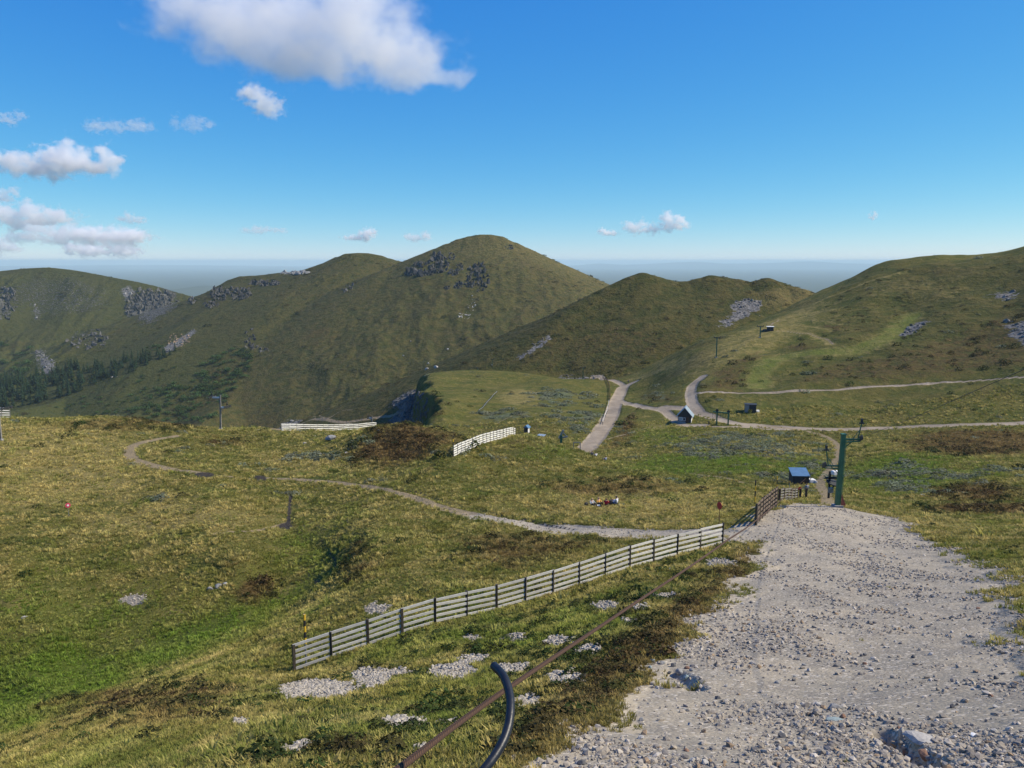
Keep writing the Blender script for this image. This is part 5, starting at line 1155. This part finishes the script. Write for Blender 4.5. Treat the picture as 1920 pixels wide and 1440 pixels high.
def in_poly(x, y, P):
    ins = False
    for (ax, ay), (bx_, by_) in zip(P, P[1:] + P[:1]):
        if (ay > y) != (by_ > y) and x < (bx_ - ax) * (y - ay) / (by_ - ay) + ax: ins = not ins
    return ins
def plants(poly, n, fn, far_min=0):
    k = 0; tries = 0; xs = [q[0] for q in poly]; ys = [q[1] for q in poly]
    while k < n and tries < n * 30:
        tries += 1; x_, y_ = rr.uniform(min(xs), max(xs)), rr.uniform(min(ys), max(ys))
        if not in_poly(x_, y_, poly): continue
        h_ = hit(x_, y_, far_min)
        if h_.y > 1650 or h_.y < 300: continue
        fn(h_); k += 1
def conifer(h_): s = rr.uniform(11, 19) * h_.y / 1150; plant('conifer', 'tree', 'dark conifer in the wood at the foot of the green mountain', 'conifers of the valley wood', h_, s, s * rr.uniform(.9, 1.25), rr.choice(con), tr_)
def lone(h_): s = rr.uniform(9, 15) * h_.y / 1150; plant('conifer', 'tree', 'dark conifer of the small group above the valley wood', 'conifers above the valley wood', h_, s, s * rr.uniform(.9, 1.25), rr.choice(con), tr_)
plants([(-30,712),(-30,768),(30,764),(70,756),(120,744),(185,722),(200,690),(170,682),(110,694),(60,708)], 215, conifer)
plants([(185,722),(200,690),(240,672),(275,662),(268,680),(225,706)], 26, conifer)
plants([(228,690),(250,676),(280,664),(330,655),(335,664),(280,686),(240,700)], 26, lone)
def bush(h_): s = rr.uniform(3.0, 6.5) * max(h_.y, 700) / 900; plant('bush', 'bush', 'green bush in the bowl below the ridge', 'bushes of the bowl', h_, s * .8, s * 1.2, rr.choice(bus), st_)
def bush2(h_): s = rr.uniform(2.0, 4.0) * max(h_.y, 700) / 900; plant('bush', 'bush', 'low green bush strewn over the open ridge foot', 'bushes of the ridge foot', h_, s * .7, s * 1.3, rr.choice(bus), st_)
def bush3(h_): s = rr.uniform(3.0, 6.0) * max(h_.y, 700) / 900; plant('bush', 'bush', 'green bush on the lower slope of the green mountain', 'bushes of the green mountain', h_, s * .8, s * 1.2, rr.choice(bus), st_)
plants([(240,770),(290,735),(350,705),(420,655),(470,660),(470,700),(440,728),(420,760),(395,790),(330,800),(270,790)], 170, bush)
plants([(60,775),(150,750),(230,715),(320,680),(350,700),(260,770),(150,785)], 50, bush2)
plants([(270,655),(300,640),(310,650),(280,664)], 10, bush2)
plants([(0,640),(60,650),(60,700),(0,712)], 26, bush3)

# ------------------------------------------------------------------ people
def person(name_label, p, yaw, pose, shirt, trousers, skin=(0.45, 0.28, 0.20), hair=(0.03, 0.02, 0.015), h=1.7, group=None):
    s = h / 1.7
    if pose == 'sit':
        J = {'pel': (0, 0, .13), 'ch': (0, -.10, .42), 'ne': (0, -.09, .60), 'he': (0, -.04, .74), 'hd': (0, -.03, .83)}
        for sd_, sg in (('l', -1), ('r', 1)):
            J.update({'hp' + sd_: (.10 * sg, .03, .12), 'kn' + sd_: (.17 * sg, .38, .40), 'an' + sd_: (.15 * sg, .66, .08), 'to' + sd_: (.16 * sg, .80, .05), 'sh' + sd_: (.19 * sg, -.09, .53), 'el' + sd_: (.27 * sg, .10, .34), 'wr' + sd_: (.15 * sg, .32, .40), 'fi' + sd_: (.12 * sg, .41, .42)})
    else:
        J = {'pel': (0, 0, .92), 'ch': (0, -.02, 1.25), 'ne': (0, 0, 1.45), 'he': (0, .02, 1.56), 'hd': (0, .02, 1.64)}
        for sd_, sg in (('l', -1), ('r', 1)):
            J.update({'hp' + sd_: (.10 * sg, 0, .88), 'kn' + sd_: (.11 * sg, .12 * sg, .48), 'an' + sd_: (.11 * sg, .16 * sg - .05, .08), 'to' + sd_: (.11 * sg, .16 * sg + .12, .05), 'sh' + sd_: (.2 * sg, 0, 1.38), 'el' + sd_: (.27 * sg, -.05 * sg, 1.1), 'wr' + sd_: (.27 * sg, .08, .86), 'fi' + sd_: (.26 * sg, .12, .76)})
    R = {'pel': .15, 'ch': .155, 'ne': .06, 'he': .095, 'hd': .085}
    R.update({k + e: v for k, v in {'hp': .095, 'kn': .062, 'an': .042, 'to': .04, 'sh': .07, 'el': .046, 'wr': .034, 'fi': .032}.items() for e in 'lr'})
    E = [('pel', 'ch'), ('ch', 'ne'), ('ne', 'he'), ('he', 'hd')]
    for e in 'lr': E += [('pel', 'hp' + e), ('hp' + e, 'kn' + e), ('kn' + e, 'an' + e), ('an' + e, 'to' + e), ('ch', 'sh' + e), ('sh' + e, 'el' + e), ('el' + e, 'wr' + e), ('wr' + e, 'fi' + e)]
    names = list(J); me = bpy.data.meshes.new('person'); me.from_pydata([Vector(J[k]) * s for k in names], [(names.index(a), names.index(b)) for a, b in E], [])
    o = bpy.data.objects.new('person', me); col.objects.link(o)
    md = o.modifiers.new('skin', 'SKIN'); 
    for k, sv in zip(names, me.skin_vertices[0].data): sv.radius = (R[k] * s, R[k] * s); sv.use_root = (k == 'pel')
    o.modifiers.new('sub', 'SUBSURF').levels = 1; o.modifiers['sub'].render_levels = 1
    dg = bpy.context.evaluated_depsgraph_get(); nm = bpy.data.meshes.new_from_object(o.evaluated_get(dg)); o.modifiers.clear(); o.data = nm; bpy.data.meshes.remove(me)
    mats = [simple_mat('shirt', shirt), simple_mat('trousers', trousers), simple_mat('skin', skin, tuple(v * .85 for v in skin)), simple_mat('hair', hair), M['black']]
    nm.materials.clear()
    for m_ in mats: nm.materials.append(m_)
    own = {'pel': 1, 'ch': 0, 'ne': 2, 'he': 2, 'hd': 3}; own.update({k + e: v for k, v in {'hp': 1, 'kn': 1, 'an': 1, 'to': 4, 'sh': 0, 'el': 0, 'wr': 2, 'fi': 2}.items() for e in 'lr'})
    for f in nm.polygons:
        c = f.center; best = min(E, key=lambda e: (c - (Vector(J[e[0]]) * s).lerp(Vector(J[e[1]]) * s, max(0, min(1, (c - Vector(J[e[0]]) * s).dot(Vector(J[e[1]]) * s - Vector(J[e[0]]) * s) / ((Vector(J[e[1]]) - Vector(J[e[0]])).length * s) ** 2)))).length)
        a, b = Vector(J[best[0]]) * s, Vector(J[best[1]]) * s; k = best[0] if (c - a).length < (c - b).length else best[1]
        f.material_index = own[k]
        if k in ('he', 'hd'): hc = Vector(J['he']) * s; f.material_index = 3 if (c.y < hc.y - .02 or c.z > hc.z + .08 * s) else 2
        f.use_smooth = True
    o.location = p; o.rotation_euler = (0, 0, yaw); tag(o, name_label, 'person', group)
    if pose == 'sit' or True:
        hc = Vector(J['he']) * s; face = MB()
        for sx in (-.035, .035): face.disc(hc + Vector((sx, .088, .02)) * s, (0, 1, 0), .010 * s, .012, 8)
        face.build('eyes', M['black'], o, base=(0, 0, 0)); MB().tube([hc + Vector((0, .085, .02)) * s, hc + Vector((0, .115, -.02)) * s], [.008, .016], 6).build('nose', mats[2], o, base=(0, 0, 0))
    return o
pc = hit(1132, 949)
def PX(dx, dy=0.0): return G(pc.x + dx, pc.y + dy)
person('person in a light grey top sitting at the dark-bag end of the picnic', PX(-1.15, .1), -2.6, 'sit', (.50, .53, .56), (.03, .035, .05))
person('person in a yellow-orange jacket sitting at the picnic', PX(-.42, .75), -2.7, 'sit', (.80, .42, .08), (.02, .02, .025), hair=(.10, .05, .03))
person('person in a red top sitting at the picnic', PX(.25, 0), -.35, 'sit', (.45, .02, .035), (.04, .04, .05), hair=(.05, .03, .02))
person('tall person in a white top sitting at the picnic, apart from the red top', PX(1.25, .35), 1.1, 'sit', (.72, .75, .80), (.10, .16, .35), h=2.0)
def bag(p, label, mat, s):
    o = MB(); o.box(p + Zup * s[2] * .5, s, .4); o = o.build('rucksack', mat, base=p, bevel=min(s) * .22); tag(o, label, 'bag')
    MB().tube([p + Vector((-.08, 0, s[2])), p + Vector((-.06, 0, s[2] + .07)), p + Vector((.06, 0, s[2] + .07)), p + Vector((.08, 0, s[2]))], .012, 6).build('strap', M['black'], o)
bag(PX(-1.75, 0), 'black rucksack lying at the end of the picnic group', M['black'], (.35, .3, .4)); bag(PX(.75, .3), 'dark rucksack between the red-topped and white-topped picnickers', M['darkwood'], (.32, .28, .55))
q = PX(1.95, .1); o = MB(); o.box(q + Zup * .04, (.85, .5, .05), -.15); tag(o.build('blanket', M['white'], base=q, bevel=.01), 'white cloth spread beside the white-topped picnicker', 'blanket')
q = PX(-.55, .05); o = MB(); o.box(q + Zup * .08, (.4, .3, .12), .15); tag(o.build('picnic_box', M['white'], base=q, bevel=.02), 'white picnic box on the grass in front of the orange jacket', 'box')
person('person in a white top resting on the hill crest above the dirt road', GP(1117, 852, 117), .4, 'sit', (.70, .70, .72), (.05, .06, .09))
person('person in dark clothes resting next to the white top on the hill crest', GP(1110, 852, 117), .2, 'sit', (.07, .08, .10), (.10, .12, .18))
person('person in a blue-grey top resting on the hill crest', GP(1135, 857, 115), .6, 'sit', (.22, .27, .38), (.08, .09, .14))
h_ = hit(1178, 719); person('walker in blue on the dirt road in the basin', h_, 2.8, 'stand', (.10, .14, .30), (.05, .05, .07))
h_ = hit(1512, 928); person('person standing on the grass below the blue-roofed shelter', GP(1512, 928, 95), .3, 'stand', (.25, .30, .36), (.06, .07, .10))

# ------------------------------------------------------------------ clouds
def make_cloud(px, py, Y, blobs, label, dens, seed, rough=1.0, group=None):
    """blobs: (dx, dy, rx, ry) in pixels round (px, py); every blob is a puff of the same cloud"""
    k = Y / F
    B = [(Vector((dx * k, 0, -dy * k)), rx * k, ry * k) for dx, dy, rx, ry in blobs]
    x0 = min(c.x - a * 1.35 for c, a, b in B); x1 = max(c.x + a * 1.35 for c, a, b in B)
    z0 = min(c.z - b * 1.4 for c, a, b in B); z1 = max(c.z + b * 1.5 for c, a, b in B); dd = max(min(a, 2.2 * b) for c, a, b in B) * 1.2
    bm = bmesh.new(); bmesh.ops.create_icosphere(bm, subdivisions=3, radius=1.0)
    ctr = Vector(((x0 + x1) / 2, 0, (z0 + z1) / 2)); half = Vector(((x1 - x0) / 2, dd, (z1 - z0) / 2))
    for v in bm.verts:                    # rounded box round the puffs
        q = v.co.copy(); s_ = max(abs(q.x), abs(q.y), abs(q.z)) ** 0.55; q /= s_
        v.co = Vector((q.x * half.x, q.y * half.y, q.z * half.z)) * 1.02 + ctr
    me = bpy.data.meshes.new('cloud'); bm.to_mesh(me); bm.free()
    m = bpy.data.materials.new('cloud_vapour'); m.use_nodes = True; n, l = m.node_tree.nodes, m.node_tree.links; t = NT(m.node_tree)
    n.remove(n['Principled BSDF'])
    tc = n.new('ShaderNodeTexCoord').outputs['Object']
    sz = max(b for c, a, b in B)
    mp = n.new('ShaderNodeMapping'); l.new(tc, mp.inputs[0]); mp.inputs['Scale'].default_value = (1 / sz, 1 / sz, 1.25 / sz); mp.inputs['Location'].default_value = (seed * 7.3, seed * 3.1, seed)
    nz = t.noise(mp.outputs[0], 1.25, 6, 0.60)
    f = None
    for c, a, b in B:
        v = n.new('ShaderNodeVectorMath'); v.operation = 'SUBTRACT'; l.new(tc, v.inputs[0]); v.inputs[1].default_value = c
        v2 = n.new('ShaderNodeVectorMath'); v2.operation = 'MULTIPLY'; l.new(v.outputs[0], v2.inputs[0]); v2.inputs[1].default_value = (1 / a, 1 / min(a, 2.2 * b), 1 / b)
        ln = n.new('ShaderNodeVectorMath'); ln.operation = 'LENGTH'; l.new(v2.outputs[0], ln.inputs[0])
        g = t.math('SUBTRACT', 1.0, ln.outputs['Value'])
        f = g if f is None else t.math('SMOOTH_MAX', f, g, 0.25)
    d = t.math('ADD', f, t.math('MULTIPLY', t.math('SUBTRACT', nz, 0.5), 2.6 * rough))
    d = t.math('MULTIPLY', t.rng(d, 0.0, 0.6), dens * 0.75 / sz)
    pv_ = n.new('ShaderNodeVolumePrincipled'); l.new(d, pv_.inputs['Density']); pv_.inputs['Color'].default_value = (1, 1, 1, 1); pv_.inputs['Anisotropy'].default_value = 0.15
    l.new(pv_.outputs[0], n['Material Output'].inputs['Volume'])
    me.materials.append(m)
    o = bpy.data.objects.new('cloud', me); col.objects.link(o); o.location = at(px, py, Y)
    o['label'] = label; o['category'] = 'cloud'
    if group: o['group'] = group
    return o
make_cloud(590, 75, 3000, [(-230,-45,80,45),(-140,-30,110,70),(-40,-20,140,80),(60,-30,120,85),(110,20,120,60),(170,35,90,45),(235,65,60,25),(0,30,120,45),(-110,20,90,35)], 'large white cumulus cloud, biggest in the sky', 1.45, 1, 1.1)
make_cloud(492, 190, 3300, [(-15,-12,30,18),(10,8,30,20)], 'small ragged cloud tuft just under the large cumulus', 1.2, 2, 1.3)
def small(px, py, w_, h_, Y, label, dens, seed, rough=1.0, group=None):
    r = random.Random(seed); bl = [(r.uniform(-.5, .5) * w_, r.uniform(-.35, .2) * h_, w_ * r.uniform(.12, .3), h_ * r.uniform(.3, .65)) for _ in range(6)] + [(0, h_ * .15, w_ * .5, h_ * .3)]
    make_cloud(px, py, Y, bl, label, dens * .7, seed, rough * 1.5, group)
small(70, 312, 150, 40, 6000, 'long low cloud with a bright puff, under the pair of faint wisps', 2.2, 3); small(165, 303, 110, 50, 6000, 'bright double-puffed cloud beside the long low cloud', 3, 4)
small(360, 234, 60, 22, 5000, 'faint wisp, the inner one of a pair', .5, 5, 1.2); small(232, 237, 100, 20, 5000, 'faint wide wisp, the outer one of a pair', .5, 6, 1.2); small(15, 223, 45, 20, 5000, 'faint wisp above the long low cloud', .7, 7, 1.1)
small(75, 408, 165, 34, 9000, 'long white cloud bank above the green mountain', 2.4, 8); small(252, 412, 46, 16, 9000, 'tiny cloud beside the long bank', 1.2, 9); small(6, 368, 40, 22, 8500, 'small cloud at the edge of the sky over the long bank', 1.6, 10)
small(130, 440, 190, 40, 11000, 'wide flat cloud in the stack above the green mountain', 1.6, 11); small(225, 442, 130, 24, 11000, 'bright flat cloud in the stack above the green mountain', 2.4, 12); small(195, 470, 120, 20, 12000, 'lowest flat cloud of the stack above the green mountain', 2.4, 13); small(20, 462, 50, 26, 12000, 'small flat cloud at the outer edge of the stack', 2.2, 14)
small(667, 443, 50, 18, 12000, 'small white cloud above the ridge hump', 2.4, 15); small(787, 445, 45, 14, 12000, 'small pale cloud close to the conical peak', 1.4, 16); small(482, 433, 44, 12, 11000, 'faint grey cloud over the ridge', .8, 17, 1.2); small(525, 432, 30, 8, 11000, 'very faint streak over the ridge', .6, 18, 1.2)
small(1142, 436, 40, 12, 12000, 'tiny lone cloud just off the peak', 1.6, 19); small(1202, 428, 54, 20, 12000, 'small cloud in the row over the dark hill', 1.8, 20); small(1267, 420, 54, 26, 12000, 'brightest puff in the row over the dark hill', 2.4, 21); small(1636, 406, 16, 12, 12000, 'speck of cloud over the saddle', 1.6, 22)

hz = bpy.data.meshes.new('haze'); bm = bmesh.new(); bmesh.ops.create_cube(bm, size=1.0); bmesh.ops.transform(bm, matrix=Matrix.Translation((0, 0, (-350 + 60) / 2)) @ Matrix.Diagonal((122000, 122000, 410, 1)), verts=bm.verts); bm.to_mesh(hz); bm.free()
hm = bpy.data.materials.new('haze'); hm.use_nodes = True; hm.node_tree.nodes.remove(hm.node_tree.nodes['Principled BSDF']); pv2 = hm.node_tree.nodes.new('ShaderNodeVolumePrincipled')
pv2.inputs['Color'].default_value = (0.70, 0.92, 1.0, 1); pv2.inputs['Density'].default_value = 5e-5; hm.node_tree.links.new(pv2.outputs[0], hm.node_tree.nodes['Material Output'].inputs['Volume'])
hz.materials.append(hm); ho = bpy.data.objects.new('haze', hz); col.objects.link(ho); ho['kind'] = 'stuff'; ho['label'] = 'thin blue mountain haze over the whole view'
